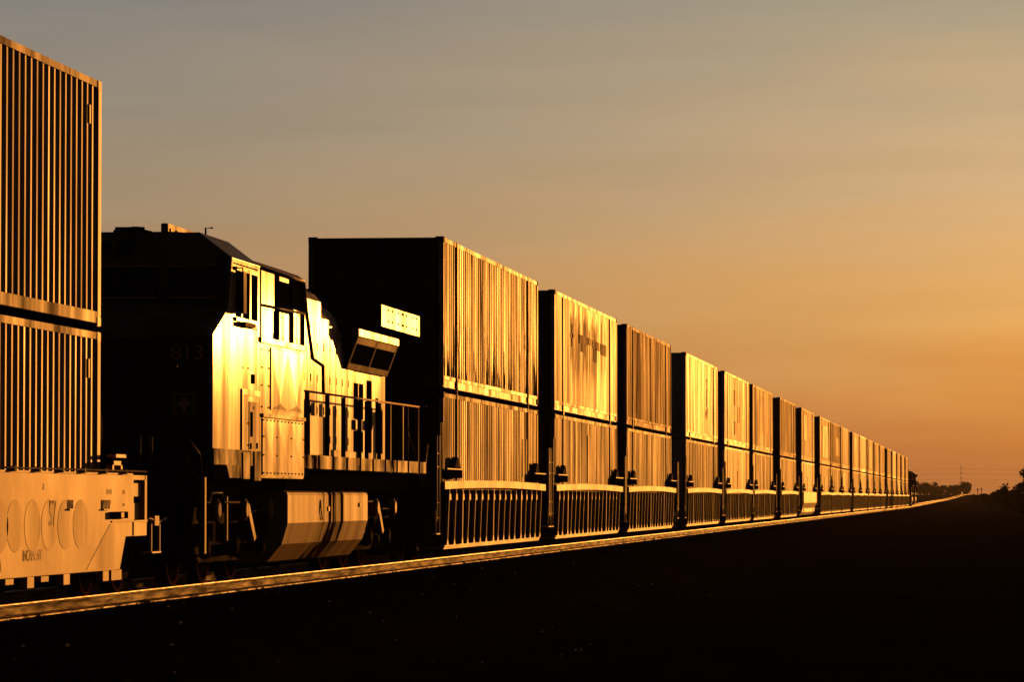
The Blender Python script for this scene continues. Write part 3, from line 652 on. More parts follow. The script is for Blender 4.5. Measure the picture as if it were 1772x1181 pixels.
# ---------------------------------------------------------------- locomotive (local y = world y - 50)
def loco(s, label):
    Y0 = 50.0
    t = empty('locomotive', (TX, s, 0), label, 'locomotive')
    def b(mb, name, m, par=None, **k):
        mb.v = [(v[0], v[1] - Y0, v[2]) for v in mb.v]; return mb.build(name, M[m] if isinstance(m, str) else m, par or t, **k)
    def bb(mb, name, m, par=None):
        mb.v = [(v[0], v[1] - Y0, v[2]) for v in mb.v]; return each(mb, name, M[m], par or t)
    def half(poly):   # symmetric cross-section from right-half points (x,z), bottom to top
        return poly + [(-x, z) for x, z in reversed(poly)]
    # cab with nose: loft of sections
    secs = [(51.84, 1.55, 1.78, [(1.57, 1.78), (1.57, 3.32), (1.48, 3.36), (.8, 3.38)]),
            (52.9, 1.57, 1.78, [(1.57, 1.78), (1.57, 3.70), (1.48, 3.74), (.8, 3.78)]),
            (53.16, 1.57, 1.78, [(1.57, 1.78), (1.57, 4.38), (1.12, 4.72), (.8, 4.75)]),
            (55.22, 1.57, 1.78, [(1.57, 1.78), (1.57, 4.38), (1.12, 4.72), (.8, 4.75)])]
    mb = MB(); rings = []
    for y, _, _, pr in secs: rings += [(x, y, z) for x, z in half(pr)]
    n = 8; fs = [tuple(range(n)), tuple(3 * n + i for i in range(n))]
    for k in range(3): fs += [(k * n + i, k * n + (i + 1) % n, (k + 1) * n + (i + 1) % n, (k + 1) * n + i) for i in range(n)]
    mb.add(rings, fs); cab = b(mb, 'cab', 'loco')
    mb = MB(); mb.prism([(1.574, 4.395), (1.125, 4.738), (-1.125, 4.738), (-1.574, 4.395), (-1.574, 4.385), (-1.12, 4.722), (1.12, 4.722), (1.574, 4.385)], 'y', 53.15, 55.23); b(mb, 'cab_roof', 'loco_roof')
    # nose front skin and windscreens, unlit side painted in as darker red, slightly proud
    mb = MB(); mb.box(-1.50, 1.50, 51.82, 51.838, 1.80, 3.28); nf = b(mb, 'nose_front', 'loco_front', bevel=.006)
    mb = MB(); mb.prism([(52.86, 3.72), (52.885, 3.72), (53.135, 4.40), (53.11, 4.40)], 'x', -1.53, 1.53)
    wf = b(mb, 'windscreen_surround', 'loco_front')
    for x0, x1 in ((.75, 1.38), (-1.38, -.75), (-.6, .6)):
        mb = MB(); mb.prism([(52.895, 3.86), (52.91, 3.86), (53.05, 4.27), (53.035, 4.27)], 'x', x0, x1)
        for v in range(len(mb.v)): mb.v[v] = (mb.v[v][0], mb.v[v][1] - .015, mb.v[v][2])
        b(mb, 'windscreen', 'glass', cab)
        mb = MB(); mb.box(x0 - .02, x1 + .02, 53.02 - .02, 53.04, 4.275, 4.29); mb.box(x0 - .02, x1 + .02, 52.86, 52.88, 3.845, 3.86); b(mb, 'window_trim', 'white_mark', cab)
    text('cab_number', '813', .27, M['white_mark'], t, (1.235, 51.815 - Y0, 3.07), (R(90), 0, 0), sx=1.1)
    mb = MB(); x0, x1, z0, z1 = 1.06, 1.33, 2.27, 2.54
    for a in ((x0, x1, z0, z0 + .012), (x0, x1, z1 - .012, z1), (x0, x0 + .012, z0, z1), (x1 - .012, x1, z0, z1)): mb.box(a[0], a[1], 51.808, 51.818, a[2], a[3])
    xm, zm = (x0 + x1) / 2, (z0 + z1) / 2; mb.box(xm - .03, xm + .03, 51.808, 51.818, zm - .09, zm + .09); mb.box(xm - .09, xm + .09, 51.805, 51.815, zm - .03, zm + .03)
    b(mb, 'cross_sign', 'white_mark', nf)
    mb = MB(); mb.box(-.35, .45, 51.79, 51.82, 1.85, 3.1); b(mb, 'nose_door', 'loco_front', bevel=.01)
    for x in (-.14, .14):
        mb = MB(); mb.lathe([(-.03, .10), (.02, .10)], (x, 53.0, 4.52), 'y', 16); b(mb, 'headlight', 'glass', cab)
    for sg in (1, -1):
        mb = MB(); mb.box(min(sg * 1.568, sg * 1.585), max(sg * 1.568, sg * 1.585), 51.86, 55.20, 1.62, 1.83); b(mb, 'cab_side_sill', 'sill')
        mb = MB(); mb.prism([(52.75, 1.619), (52.95, 1.45), (53.85, 1.45), (53.85, 1.619)], 'x', min(sg * 1.568, sg * 1.585), max(sg * 1.568, sg * 1.585)); mb.box(min(sg * 1.57, sg * 1.60), max(sg * 1.57, sg * 1.60), 53.87, 54.35, 1.44, 1.80); mb.box(min(sg * 1.57, sg * 1.60), max(sg * 1.57, sg * 1.60), 54.72, 55.2, 1.42, 1.82); bb(mb, 'side_skirt', 'sill')
        mb = MB(); mb.box(min(sg * 1.50, sg * 1.56), max(sg * 1.50, sg * 1.56), 52.0, 55.2, 1.40, 1.619); b(mb, 'skirt_recess', 'black')
        # side window group
        mb = MB(); X0, X1 = sorted((sg * 1.565, sg * 1.574)); mb.box(X0, X1, 53.42, 54.9, 3.62, 4.24); b(mb, 'side_window', 'glass', cab)
        fr = MB(); X0, X1 = sorted((sg * 1.574, sg * 1.60))
        for a in ((53.36, 55.0, 4.24, 4.29), (53.36, 55.0, 3.56, 3.61), (54.92, 55.0, 3.61, 4.24), (54.32, 54.42, 3.61, 4.24), (53.70, 53.78, 3.61, 4.24)): fr.box(X0, X1, *a)
        b(fr, 'window_frame', 'loco', cab)
        mb = MB(); X0, X1 = sorted((sg * 1.60, sg * 1.69)); mb.box(X0, X1, 53.38, 53.58, 3.66, 4.22); mb.tube([(sg * 1.57, 53.4, 4.27), (sg * 1.67, 53.4, 4.27), (sg * 1.67, 53.45, 4.1)], .012, 6); b(mb, 'wind_deflector', 'rail_pipe', cab)
        mb = MB(); X0, X1 = sorted((sg * 1.572, sg * 1.66)); mb.box(X0, X1, 53.7, 54.45, 3.50, 3.56); b(mb, 'arm_rest', 'rail_pipe', cab)
        bl = MB()
        for k in range(13):
            bl.lathe([(0, .013), (sg * .012, .010)], (sg * 1.57, 53.32 + k * .14, 4.33), 'x', 6); bl.lathe([(0, .013), (sg * .012, .010)], (sg * 1.57, 53.32 + k * .14, 3.50), 'x', 6)
        for k in range(4): bl.lathe([(0, .013), (sg * .012, .010)], (sg * 1.57, 55.1, 3.6 + k * .2), 'x', 6)
        bb(bl, 'bolt', 'black', cab)
        # lower door recess on the cab side
        d = MB(); X0, X1 = sorted((sg * 1.568, sg * 1.588)); d.box(X0, X1, 53.85, 55.2, 2.58, 2.66); d.box(X0, X1, 53.85, 53.93, 1.83, 2.58); b(d, 'door_frame', 'loco')
        d = MB(); X0, X1 = sorted((sg * 1.569, sg * 1.578)); d.box(X0, X1, 54.42, 55.18, 1.84, 2.50); b(d, 'battery_door', 'tank')
        d = MB(); X0, X1 = sorted((sg * 1.580, sg * 1.584)); d.box(X0, X1, 54.5, 54.66, 2.02, 2.36); d.box(X0, X1, 54.72, 54.75, 2.4, 2.44); d.box(X0, X1, 54.95, 55.05, 1.86, 1.94); d.box(X0, X1, 54.48, 54.58, 1.85, 1.93); bb(d, 'door_grille', 'black')
        d = MB(); X0, X1 = sorted((sg * 1.569, sg * 1.585)); d.box(X0, X1, 54.62, 54.80, 2.75, 2.88); b(d, 'side_fitting', 'black')
        for z_ in (2.2, 2.95):
            d = MB()
            for k in range(4): d.lathe([(0, .014), (sg * .012, .01)], (sg * 1.57, 53.95 + (k % 2) * .4, z_ - .3 * (k // 2)), 'x', 6)
            bb(d, 'bolt', 'black', cab)
        # equipment cabinet behind the cab
        X0, X1 = sorted((sg * 1.10, sg * 1.565)); mb = MB(); mb.box(X0, X1, 55.26, 58.9, 1.46, 3.34); cabi = b(mb, 'equipment_cabinet', 'loco', bevel=.01)
        X0, X1 = sorted((sg * 1.10, sg * 1.60)); mb = MB(); mb.box(X0, X1, 55.24, 58.94, 3.343, 3.42); b(mb, 'cabinet_ledge', 'loco', bevel=.008)
        X0, X1 = sorted((sg * 1.566, sg * 1.578))
        def panel(y0, y1, z0, z1, cells, d, zc):
            mb = MB(); mb.box(X0, X1 , y0, y1, z0, z1); xf = X1 if sg > 0 else X0; w_ = (y1 - y0) / cells
            for c in range(cells):
                a0, a1 = y0 + c * w_ + .012, y0 + (c + 1) * w_ - .012; m0, m1 = z0 + .015, z1 - .015; zm = m0 + (m1 - m0) * zc
                e_ = sg * .001
                mb.add([(xf + e_, a0, m0), (xf + e_, a1, m0), (xf + e_, a1, m1), (xf + e_, a0, m1), (xf + sg * d, (a0 + a1) / 2, zm)], [(0, 1, 4), (1, 2, 4), (2, 3, 4), (3, 0, 4)])
            return b(mb, 'cabinet_door', 'loco', cabi)
        panel(56.1, 58.82, 2.42, 3.30, 2, .012, .10)
        panel(55.45, 58.85, 1.50, 2.30, 3, .010, .42)
        mb = MB(); X0, X1 = sorted((sg * 1.579, sg * 1.60)); mb.box(X0, X1, 55.4, 58.88, 2.31, 2.36); b(mb, 'drip_rail', 'loco', cabi)
        mb = MB()
        for k in range(12):
            for z_ in (2.27, 1.53): mb.lathe([(0, .014), (sg * .014, .010)], (sg * 1.578, 55.5 + k * .29, z_), 'x', 6)
        for yy in (55.5, 56.55, 57.75, 58.78):
            for z_ in (1.78, 2.04): mb.lathe([(0, .014), (sg * .014, .010)], (sg * 1.578, yy, z_), 'x', 6)
        for yy in (55.42, 55.95):
            for z_ in (2.45, 2.75, 3.0, 3.25): mb.lathe([(0, .014), (sg * .014, .010)], (sg * 1.566, yy, z_), 'x', 6)
        bb(mb, 'bolt', 'black', cabi)
    # upper body behind cab, hood, engine hood
    def hood(y0, y1, hw, zt, zr, name, z0=1.83, m='loco', par=None):
        mb = MB(); mb.prism(half([(hw, z0), (hw, zt), (hw - .10, zt + (zr - zt) * .45), (hw - .38, zr)]), 'y', y0, y1); return b(mb, name, m, par)
    up = hood(55.24, 61.7, 1.10, 4.54, 4.72, 'upper_body')
    h1 = hood(61.71, 63.2, 1.10, 4.28, 4.55, 'engine_hood'); h2 = hood(63.21, 64.7, 1.10, 4.03, 4.40, 'engine_hood'); h3 = hood(64.71, 66.4, 1.10, 3.85, 4.28, 'engine_hood')
    h4 = hood(66.41, 70.05, 1.10, 3.45, 3.6, 'radiator_hood')
    for sg in (1, -1):
        # louvre boxes on the upper body, stand-off windows
        for y0, y1, z0, z1 in ((59.45, 60.36, 3.93, 4.42), (60.75, 61.62, 4.05, 4.50)):
            mb = MB(); X0, X1 = sorted((sg * 1.10, sg * 1.112)); mb.box(X0, X1, y0, y1, z0, z1); b(mb, 'louvre', 'black', up)
        mb = MB(); X0, X1 = sorted((sg * 1.10, sg * 1.12)); mb.box(X0, X1, 56.2, 56.8, 3.95, 4.3); b(mb, 'access_cover', 'loco', up)
        # hood doors with hinges
        for i in range(12):
            y0 = 59.0 + i * .62; mb = MB(); X0, X1 = sorted((sg * 1.101, sg * 1.118))
            zt = 3.95 if y0 < 63 else (3.72 if y0 < 64.6 else 3.60); mb.box(X0, X1, y0 + .015, y0 + .595, 1.95, zt); d = b(mb, 'hood_door', 'loco', bevel=.004)
            mb = MB()
            for z_ in (2.05, 2.5, 3.0, 3.5): mb.box(*sorted((sg * 1.118, sg * 1.126)), y0 + .02, y0 + .05, z_, z_ + .12)
            bb(mb, 'hinge', 'black', d)
        # radiator louvres at the far end
        mb = MB(); X0, X1 = sorted((sg * 1.10, sg * 1.114))
        for y0, y1, z0, z1 in ((66.5, 66.95, 1.95, 2.3), (66.5, 66.95, 2.5, 3.1), (67.15, 67.5, 1.95, 2.3), (67.15, 67.5, 2.5, 3.1), (68.0, 68.45, 1.95, 3.18), (69.0, 69.2, 1.95, 2.9), (69.6, 69.7, 1.95, 2.7)):
            mb.box(X0, X1, y0, y1, z0, z1)
        bb(mb, 'radiator_louvre', 'black', h4)
        mb = MB(); X0, X1 = sorted((sg * 1.115, sg * 1.16)); mb.box(X0, X1, 66.4, 67.6, 2.32, 2.48); b(mb, 'cover_plate', 'loco', h4)
        mb = MB(); mb.lathe([(0, .22), (sg * .05, .22), (sg * .05, .17), (0, .17)], (sg * 1.16, 68.8, 2.55), 'x', 18); b(mb, 'hose_coil', 'black')
    # roof fan section, sloped intake boxes and radiator wings
    mb = MB(); mb.prism(half([(1.10, 3.96), (1.32, 4.0), (1.545, 4.04), (1.545, 4.40), (1.2, 4.48), (.6, 4.60)]), 'y', 66.52, 71.0); rw = b(mb, 'radiator_body', 'black')  # black colour paints in the unlit end face of the body
    for sg in (1, -1):
        mb = MB(); X0, X1 = sorted((sg * 1.546, sg * 1.575)); mb.box(X0, X1, 66.50, 71.02, 4.04, 4.40); wg = b(mb, 'radiator_wing', 'loco', bevel=.004)
        mb = MB()
        for yy in (67.3, 67.75, 68.4, 68.85, 69.0, 69.4, 70.2, 70.6):
            for z_ in (4.15, 4.34): mb.lathe([(0, .022), (sg * .012, .02)], (sg * 1.575, yy, z_), 'x', 8)
        bb(mb, 'bolt', 'black', wg)
        mb = MB(); mb.prism([(sg * 1.02, 3.30), (sg * 1.14, 3.30), (sg * 1.34, 3.83), (sg * 1.34, 3.95), (sg * 1.02, 4.02)], 'y', 65.42, 69.86); b(mb, 'intake_box', 'black'); mb = MB(); mb.prism([(sg * 1.02, 4.023), (sg * 1.372, 3.953), (sg * 1.372, 3.962), (sg * 1.02, 4.032)], 'y', 65.40, 69.88); b(mb, 'intake_roof', 'roof_rust')
        mb = MB(); X0, X1 = sorted((sg * 1.341, sg * 1.372)); mb.box(X0, X1, 65.40, 69.88, 3.835, 3.95); b(mb, 'intake_edge', 'loco', bevel=.003)
        for yy in (65.44, 67.6, 69.82):
            mb = MB(); mb.prism([(sg * 1.142, 3.30), (sg * 1.165, 3.295), (sg * 1.362, 3.828), (sg * 1.343, 3.834)], 'y', yy - .025, yy + .025); b(mb, 'screen_strut', 'loco')
        mb = MB(); mb.prism([(sg * 1.145, 3.305), (sg * 1.16, 3.30), (sg * 1.20, 3.39), (sg * 1.185, 3.40)], 'y', 65.48, 69.8); b(mb, 'screen_frame', 'loco')
        mb = MB(); mb.prism([(sg * 1.30, 3.72), (sg * 1.315, 3.715), (sg * 1.352, 3.82), (sg * 1.336, 3.83)], 'y', 65.48, 69.8); b(mb, 'screen_frame', 'loco')
        # sill, walkway
        mb = MB(); X0, X1 = sorted((sg * 1.0, sg * 1.57)); mb.box(X0, X1, 58.95, 71.9, 1.62, 1.82); b(mb, 'walkway', 'sill', bevel=.004)
        mb = MB(); X0, X1 = sorted((sg * 1.571, sg * 1.585))
        for k in range(9): mb.box(X0, X1, 60.2 + k * 1.35, 60.24 + k * 1.35, 1.62, 1.82)
        bb(mb, 'walkway_joint', 'black')
        mb = MB(); X0, X1 = sorted((sg * 1.10, sg * 1.30)); mb.box(X0, X1, 58.95, 71.5, 1.30, 1.619); b(mb, 'under_sill', 'black')  # black band painted in as the shade below the sill
        mb = MB(); X0, X1 = sorted((sg * 1.50, sg * 1.56)); mb.box(X0, X1, 59.0, 59.5, 1.83, 2.62); b(mb, 'step_box', 'black')
        mb = MB(); X0, X1 = sorted((sg * 1.35, sg * 1.50)); mb.box(X0, X1, 59.55, 61.3, 1.83, 2.42); b(mb, 'sand_box', 'loco', bevel=.01)
        # handrail with posts
        hr = MB(); hx = sg * 1.52; hr.tube([(hx, 58.9, 2.77), (hx, 71.3, 2.80)], .017, 8)
        hrail = b(hr, 'handrail', 'well')
        for yy in (59.45, 61.3, 62.85, 64.5, 65.25, 66.6, 67.75, 69.2, 71.1):
            mb = MB(); mb.box(*sorted((sg * 1.49, sg * 1.55)), yy - .035, yy + .035, 1.60, 2.76); b(mb, 'handrail_post', 'black' if yy < 67.7 else 'rail_pipe', hrail)
        # upper railing over the cabinet
        mb = MB(); hx = sg * 1.50
        mb.tube([(hx, 55.5, 4.40), (hx, 59.25, 4.38), (hx, 59.5, 3.95), (hx, 60.05, 3.28), (hx, 61.0, 3.20), (hx, 61.05, 2.79)], .028, 8)
        mb.tube([(hx, 55.4, 3.88), (hx, 59.3, 3.92)], .022, 8); ur = b(mb, 'upper_railing', 'rail_pipe')
        for yy, w_ in ((55.6, .09), (57.1, .05), (58.3, .05), (59.25, .04)):
            mb = MB(); mb.box(*sorted((sg * 1.45, sg * 1.51)), yy - w_, yy + w_, 3.42, 4.40); b(mb, 'railing_post', 'black', ur)
        mb = MB(); mb.tube([(sg * 1.13, 56.0, 4.25), (sg * 1.2, 56.0, 4.25), (sg * 1.2, 56.45, 4.25), (sg * 1.2, 56.45, 3.9), (sg * 1.13, 56.45, 3.9)], .013, 6); mb.tube([(sg * 1.13, 56.0, 3.75), (sg * 1.25, 56.0, 3.75), (sg * 1.25, 56.9, 3.75), (sg * 1.25, 56.9, 3.5)], .013, 6); b(mb, 'grab_iron', 'black', up)
        # end stairwell handrails (near and far end)
        for mir in (0, 1):
            f = (lambda y: y) if not mir else (lambda y: 123.5 - y)
            mb = MB(); x = sg * 1.50
            mb.tube([(x - sg * .45, f(50.6), 2.90), (x - sg * .40, f(50.6), 2.30), (x, f(51.9), 1.76), (x, f(51.7), 1.55)], .02, 8)
            mb.tube([(x - sg * .1, f(50.2), 2.15), (x, f(51.3), 1.74), (x, f(51.55), 1.25)], .02, 8)
            b(mb, 'stair_handrail', 'rail_pipe')
            mb = MB(); mb.tube([(x, f(51.72), 1.54), (x, f(51.45), .46)], .016, 6)
            for k, z_ in enumerate((.42, .75, 1.08, 1.4)): mb.box(*sorted((sg * 1.2, sg * 1.52)), *sorted((f(50.95), f(51.55))), z_, z_ + .03)
            mb.box(*sorted((sg * 1.2, sg * 1.45)), *sorted((f(50.90), f(50.93))), .42, 1.6)
            b(mb, 'steps', 'black')
            mb = MB(); mb.box(*sorted((sg * 1.45, sg * 1.535)), *sorted((f(51.50), f(51.60))), .46, 1.45); b(mb, 'step_edge', 'tank' if not mir else 'black')  # bright tank colour paints in the lit side of the near stringer
    # deck and pilot, couplers
    mb = MB(); mb.box(-1.0, 1.0, 50.9, 72.6, 1.25, 1.80); b(mb, 'underframe', 'black')
    mb = MB(); mb.box(-1.45, 1.45, 50.4, 51.8, 1.60, 1.78); mb.box(-1.5, 1.5, 50.36, 50.42, .35, 1.78); b(mb, 'end_platform', 'black')
    mb = MB(); mb.box(-1.45, 1.45, 71.92, 73.1, 1.60, 1.78); mb.box(-1.5, 1.5, 73.1, 73.16, .35, 1.78); b(mb, 'end_platform', 'black')
    for yy, d_ in ((50.36, -1), (73.16, 1)):
        mb = MB(); mb.box(-.15, .15, *sorted((yy, yy + d_ * .55)), .70, .98); mb.box(-.26, .2, *sorted((yy + d_ * .4, yy + d_ * .75)), .66, 1.02); b(mb, 'coupler', 'black_steel')
        mb = MB()
        for x in (-1.1, -.6, .6, .9, 1.05): mb.tube([(x, yy, 1.78), (x, yy, 2.85)], .018, 6)
        mb.tube([(-1.4, yy, 2.85), (-.6, yy, 2.85)], .018, 6); mb.tube([(1.4, yy, 2.85), (.6, yy, 2.85)], .018, 6); b(mb, 'end_railing', 'rail_pipe')
        for x in (-.9, -.7, .7, .9):
            mb = MB(); mb.tube([(x, yy, 1.3), (x, yy + d_ * .15, .9), (x, yy + d_ * .1, .5)], .03, 6); b(mb, 'air_hose', 'black')
    # fuel tank
    prof = [(1.46, 1.285), (1.515, 1.262), (1.53, 1.22), (1.53, .815), (1.44, .51), (1.23, .26), (1.1, .24)]
    for ya, yb in ((57.75, 60.95), (60.99, 65.3)):
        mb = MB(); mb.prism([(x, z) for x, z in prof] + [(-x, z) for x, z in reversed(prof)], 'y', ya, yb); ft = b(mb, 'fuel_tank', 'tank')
    mb = MB(); mb.tube([(1.532, 60.6, 1.15), (1.545, 60.6, 1.0), (1.545, 60.7, .85)], .012, 6); mb.box(1.53, 1.545, 61.3, 61.42, .98, 1.05); mb.lathe([(0, .035), (.02, .035)], (1.53, 64.4, 1.07), 'x', 12); b(mb, 'tank_fitting', 'well', ft)
    # trucks
    for c in (55.0, 67.15):
        T_ = truck(t, c - Y0, (-2.05, 0, 2.05), r=.53, loco=True)
        for sg in (1, -1):
            mb = MB(); mb.prism([(-2.7, .80), (-2.4, .55), (2.4, .55), (2.7, .80), (2.5, 1.05), (.9, 1.08), (.6, .98), (-.6, .98), (-.9, 1.08), (-2.5, 1.05)], 'x', *sorted((sg * 1.10, sg * 1.2)))
            mb.build('side_frame', M['black_steel'], T_)
            for yy in (-1.5, .55, 2.55):
                mb = MB(); mb.lathe([(0, .15), (sg * .12, .15), (sg * .15, .10)], (sg * 1.20, yy, 1.02 - (.0)), 'x', 20); mb.build('brake_cylinder', M['tank'], T_)
            mb = MB()
            for yy in (-2.05, 0, 2.05):
                mb.lathe([(0, .14), (sg * .10, .13), (sg * .12, .08)], (sg * 1.2, yy, .53), 'x', 16)
                for q in (-.28, .28): mb.lathe([(-.12, .07), (.12, .07)], (sg * 1.24, yy + q, .72), 'z', 10)
            each(mb, 'journal_box', M['black_steel'], T_)
            mb = MB(); mb.prism([(.85, 1.05), (1.0, 1.10), (1.55, .62), (1.40, .57)], 'x', *sorted((sg * 1.25, sg * 1.29))); mb.box(*sorted((sg * 1.24, sg * 1.28)), -.62, -.55, .6, 1.2); mb.build('brake_rigging', M['tank'], T_)
            mb = MB(); mb.tube([(sg * 1.28, -2.6, 1.12), (sg * 1.28, -1.9, 1.12), (sg * 1.28, -1.75, 1.25), (sg * 1.28, -1.0, 1.25), (sg * 1.28, -.85, 1.12), (sg * 1.28, .3, 1.12)], .016, 6)
            mb.tube([(sg * 1.28, .3, .95), (sg * 1.28, 1.6, 1.0), (sg * 1.28, 2.6, .98)], .012, 6); mb.build('brake_pipe', M['rail_pipe'], T_)
    # things on the roof
    mb = MB(); mb.lathe([(0, .06), (.5, .09)], (-.4, 55.0, 4.86), 'y', 12); mb.lathe([(0, .05), (.4, .075)], (-.18, 55.0, 4.90), 'y', 12); mb.box(-.45, -.05, 55.1, 55.2, 4.74, 4.95)
    b(mb, 'air_horn', 'black')
    mb = MB(); mb.box(.24, .34, 54.9, 57.1, 4.70, 4.985); b(mb, 'roof_grille', 'loco', bevel=.01)
    mb = MB()
    for k in range(5): mb.box(.34, .344, 55.0 + k * .42, 55.1 + k * .42, 4.80, 4.92)
    b(mb, 'roof_grille_vent', 'black')
    mb = MB(); mb.lathe([(0, .22), (.10, .22), (.13, .1)], (0.0, 54.4, 4.74), 'z', 16); b(mb, 'antenna_dome', 'black')
    mb = MB(); mb.tube([(.85, 55.0, 4.70), (.85, 55.0, 4.92), (.95, 55.0, 4.92)], .015, 6); mb.tube([(-1.1, 54.5, 4.70), (-1.1, 54.5, 5.0), (-1.0, 54.6, 5.02)], .02, 6); b(mb, 'antenna', 'black')
    mb = MB(); mb.lathe([(0, .7), (.12, .7), (.14, .6)], (0, 68.0, 4.58), 'z', 20); mb.lathe([(0, .7), (.12, .7), (.14, .6)], (0, 69.8, 4.58), 'z', 20); b(mb, 'roof_fan', 'black')
    mb = MB(); mb.box(-.3, .3, 62.0, 63.0, 4.45, 4.72); b(mb, 'exhaust_stack', 'black')
    return t
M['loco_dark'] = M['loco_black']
L1 = loco(50.0, 'glaring sunlit diesel locomotive with 813 on its nose, between the container stacks')
L2 = copy_tree(L1); L2.location.y = 518.3; L2['label'] = 'dark distant diesel locomotive directly ahead of the last container stack'
L3 = copy_tree(L1); L3.location.y = 543.0; L3['label'] = 'farthest diesel locomotive, leading the train at its distant end'
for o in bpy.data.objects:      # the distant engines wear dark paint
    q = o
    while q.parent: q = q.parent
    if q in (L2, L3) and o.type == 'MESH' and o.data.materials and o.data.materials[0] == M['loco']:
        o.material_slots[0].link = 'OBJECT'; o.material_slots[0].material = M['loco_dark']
for o in (L1, L2, L3): o['group'] = 'diesel locomotives of the train'

# ---------------------------------------------------------------- vegetation
def tree(x, y, h, wd, label, seed, leaf=.35, nleaf=900, name='tree', group='trees on the horizon'):
    r = random.Random(seed); z0 = ground_z(x, y) - .2
    t = empty(name, (x, y, z0), label, 'tree' if name == 'tree' else 'bush', group)
    mb = MB(); th = h * .45
    pts = [(0, 0, 0), (r.uniform(-.1, .1), 0, th * .5), (r.uniform(-.2, .2), r.uniform(-.2, .2), th), (0, 0, h * .8)]
    for a, b_, ra in ((0, 1, .035), (1, 2, .027), (2, 3, .018)): mb.tube([pts[a], pts[b_]], ra * h, 7)
    cl = []
    for k in range(9):
        a = r.uniform(0, 6.28); q = (math.cos(a) * wd * r.uniform(.15, .42), math.sin(a) * wd * r.uniform(.15, .42), h * r.uniform(.35, .9))
        mb.tube([(0, 0, h * r.uniform(.15, .5)), q], .010 * h, 5); cl.append((q, r.uniform(.16, .28) * min(wd, h)))
    mb.build('trunk', M['bark'], t)
    for k in range(9): cl.append(((r.uniform(-.35, .35) * wd, r.uniform(-.35, .35) * wd, h * r.uniform(.06, .8)), r.uniform(.16, .28) * min(wd, h)))
    mb = MB()
    for k in range(nleaf):
        c, rd = r.choice(cl); d = Vector((r.gauss(0, 1), r.gauss(0, 1), r.gauss(0, 1))).normalized() * rd * r.random() ** .45
        p = Vector(c) + d; p.z = max(.05, min(h * 1.02, p.z)); u = Vector((r.gauss(0, 1), r.gauss(0, 1), r.gauss(0, 1))).normalized(); v = u.cross(Vector((r.gauss(0, 1), r.gauss(0, 1), r.gauss(0, 1)))).normalized()
        s_ = leaf * r.uniform(.5, 1.2)
        mb.add([p + u * s_, p + v * s_ * .6, p - u * s_, p - v * s_ * .6], [(0, 1, 2, 3)])
    mb.build('crown', M['foliage'], t); return t
rv = random.Random(5)
k = 0
# tree line left of the line, beyond the train
XL = [(-46, 9), (-42, 8.5), (-39.2, 10.2), (-36.3, 8.2), (-34, 8.4), (-31.5, 8.0), (-29, 8.2), (-26.5, 6.5), (-24.5, 6.5)]
for i, (x, h) in enumerate(XL):
    tree(x + rv.uniform(-.5, .5), 2080 + rv.uniform(-60, 60), h - 1.6, 6.0, 'dark round tree in the far row left of the track, %s from the train' % ORD[i], 100 + i, .5, 700)
for i, (x, h) in enumerate([(-21.5, 7.0), (-19, 7.2), (-16.5, 7.6), (-14.0, 8.9), (-12.6, 8.0)]):
    tree(x, 2120, h - 1.4, 5.2, 'dark tree in the far clump beside the vanishing rails, %s from the left' % ORD[i], 200 + i, .5, 800)
# right side
RT = [(-4.6, 1150, 2.2, 3.0), (-3.2, 1000, 2.6, 3.2), (-1.8, 900, 2.7, 3.5), (-.2, 820, 3.2, 3.6), (1.2, 700, 3.2, 3.6), (2.4, 620, 3.6, 3.4), (2.6, 540, 4.3, 2.6), (4.35, 500, 7.2, 2.4), (4.0, 430, 3.4, 3.4), (4.6, 360, 3.2, 3.2), (5.5, 300, 3.0, 3.0)]
for i, (x, y, h, wd) in enumerate(RT):
    tree(x, y, h, wd, 'dark leafy bush in the bank at the right edge, %s counting from the track end' % ORD[i], 300 + i, .13 + .0002 * y, 1300, name='bush', group='bushes along the right-hand bank')
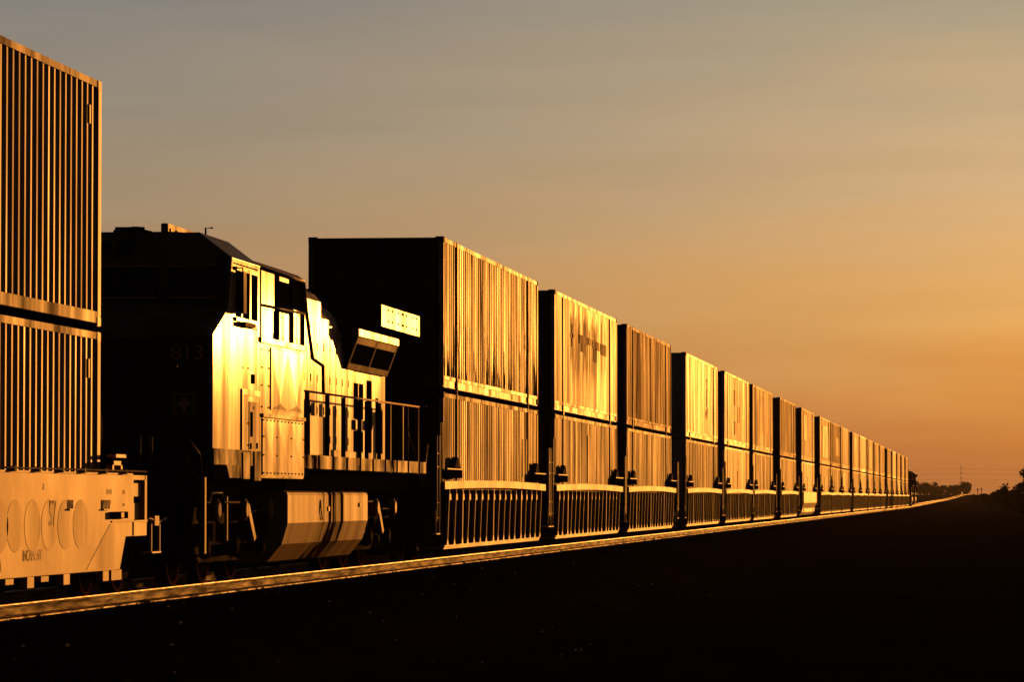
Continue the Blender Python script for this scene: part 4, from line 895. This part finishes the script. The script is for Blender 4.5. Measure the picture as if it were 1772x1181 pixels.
# signals and mast beyond the crest
for i, (x, h) in enumerate(((-5.9, 3.0), (-4.3, 3.3))):
    y = 1900 + i * 40; z0 = ground_z(x, y)
    t = empty('railway_signal', (x, y, z0), ('left' if i == 0 else 'right') + ' of the two small signal posts beside the far crest of the line', 'signal', 'signal posts at the crest')
    mb = MB(); mb.tube([(0, 0, 0), (0, 0, h)], .12, 8); mb.build('post', M['black'], t)
    mb = MB(); mb.box(-.35, .35, -.1, .1, h - .9, h); mb.build('signal_head', M['black'], t)
t = empty('mast', (-15.73, 2200, ground_z(-15.7, 2200)), 'tall thin mast standing up above the far tree clump', 'mast')
H_ = 18.6 - ground_z(-15.7, 2200) + 1
mb = MB(); mb.tube([(0, 0, 0), (0, 0, H_ * .6)], .16, 6); mb.tube([(0, 0, H_ * .6), (0, 0, H_)], .10, 6); mb.build('pole', M['black'], t)
mb = MB()
for z in (H_ - 2.5, H_ - 5.0, H_ - 7.6): mb.box(-.9, .9, -.08, .08, z, z + .15)
mb.build('crossarm', M['black'], t)
for i, (z, wd) in enumerate(((16.9, 'top'), (14.2, 'middle'), (11.3, 'lowest'))):
    mb = MB(); n = 24; z0 = z
    for seg in ((-140, -15.73), (-15.73, 110)):
        pts = [(seg[0] + (seg[1] - seg[0]) * k / n, 2200, z0 - 1.6 * 4 * (k / n) * (1 - k / n) * .6) for k in range(n + 1)]
        mb.tube(pts, .035, 4)
    tag(mb.build('overhead_wire', M['black']), wd + ' of three sagging wires crossing the sky at the far mast', 'wire', 'overhead wires at the far mast')

# ---------------------------------------------------------------- haze
HAZE = 0.00005
mb = MB(); mb.box(-600, 600, -60, 4000, -9.5, 21.5)
hz = tag(mb.build('haze', M['black']), kind='stuff')
hm = bpy.data.materials.new('haze_air'); hm.use_nodes = True; ht = hm.node_tree; ht.nodes.clear()
ho = N(ht, 'ShaderNodeOutputMaterial'); pv = N(ht, 'ShaderNodeVolumePrincipled'); ht.links.new(pv.outputs[0], ho.inputs['Volume'])
pv.inputs['Density'].default_value = HAZE; pv.inputs['Color'].default_value = (.9, .85, .8, 1); pv.inputs['Anisotropy'].default_value = .3
hz.data.materials.clear(); hz.data.materials.append(hm)
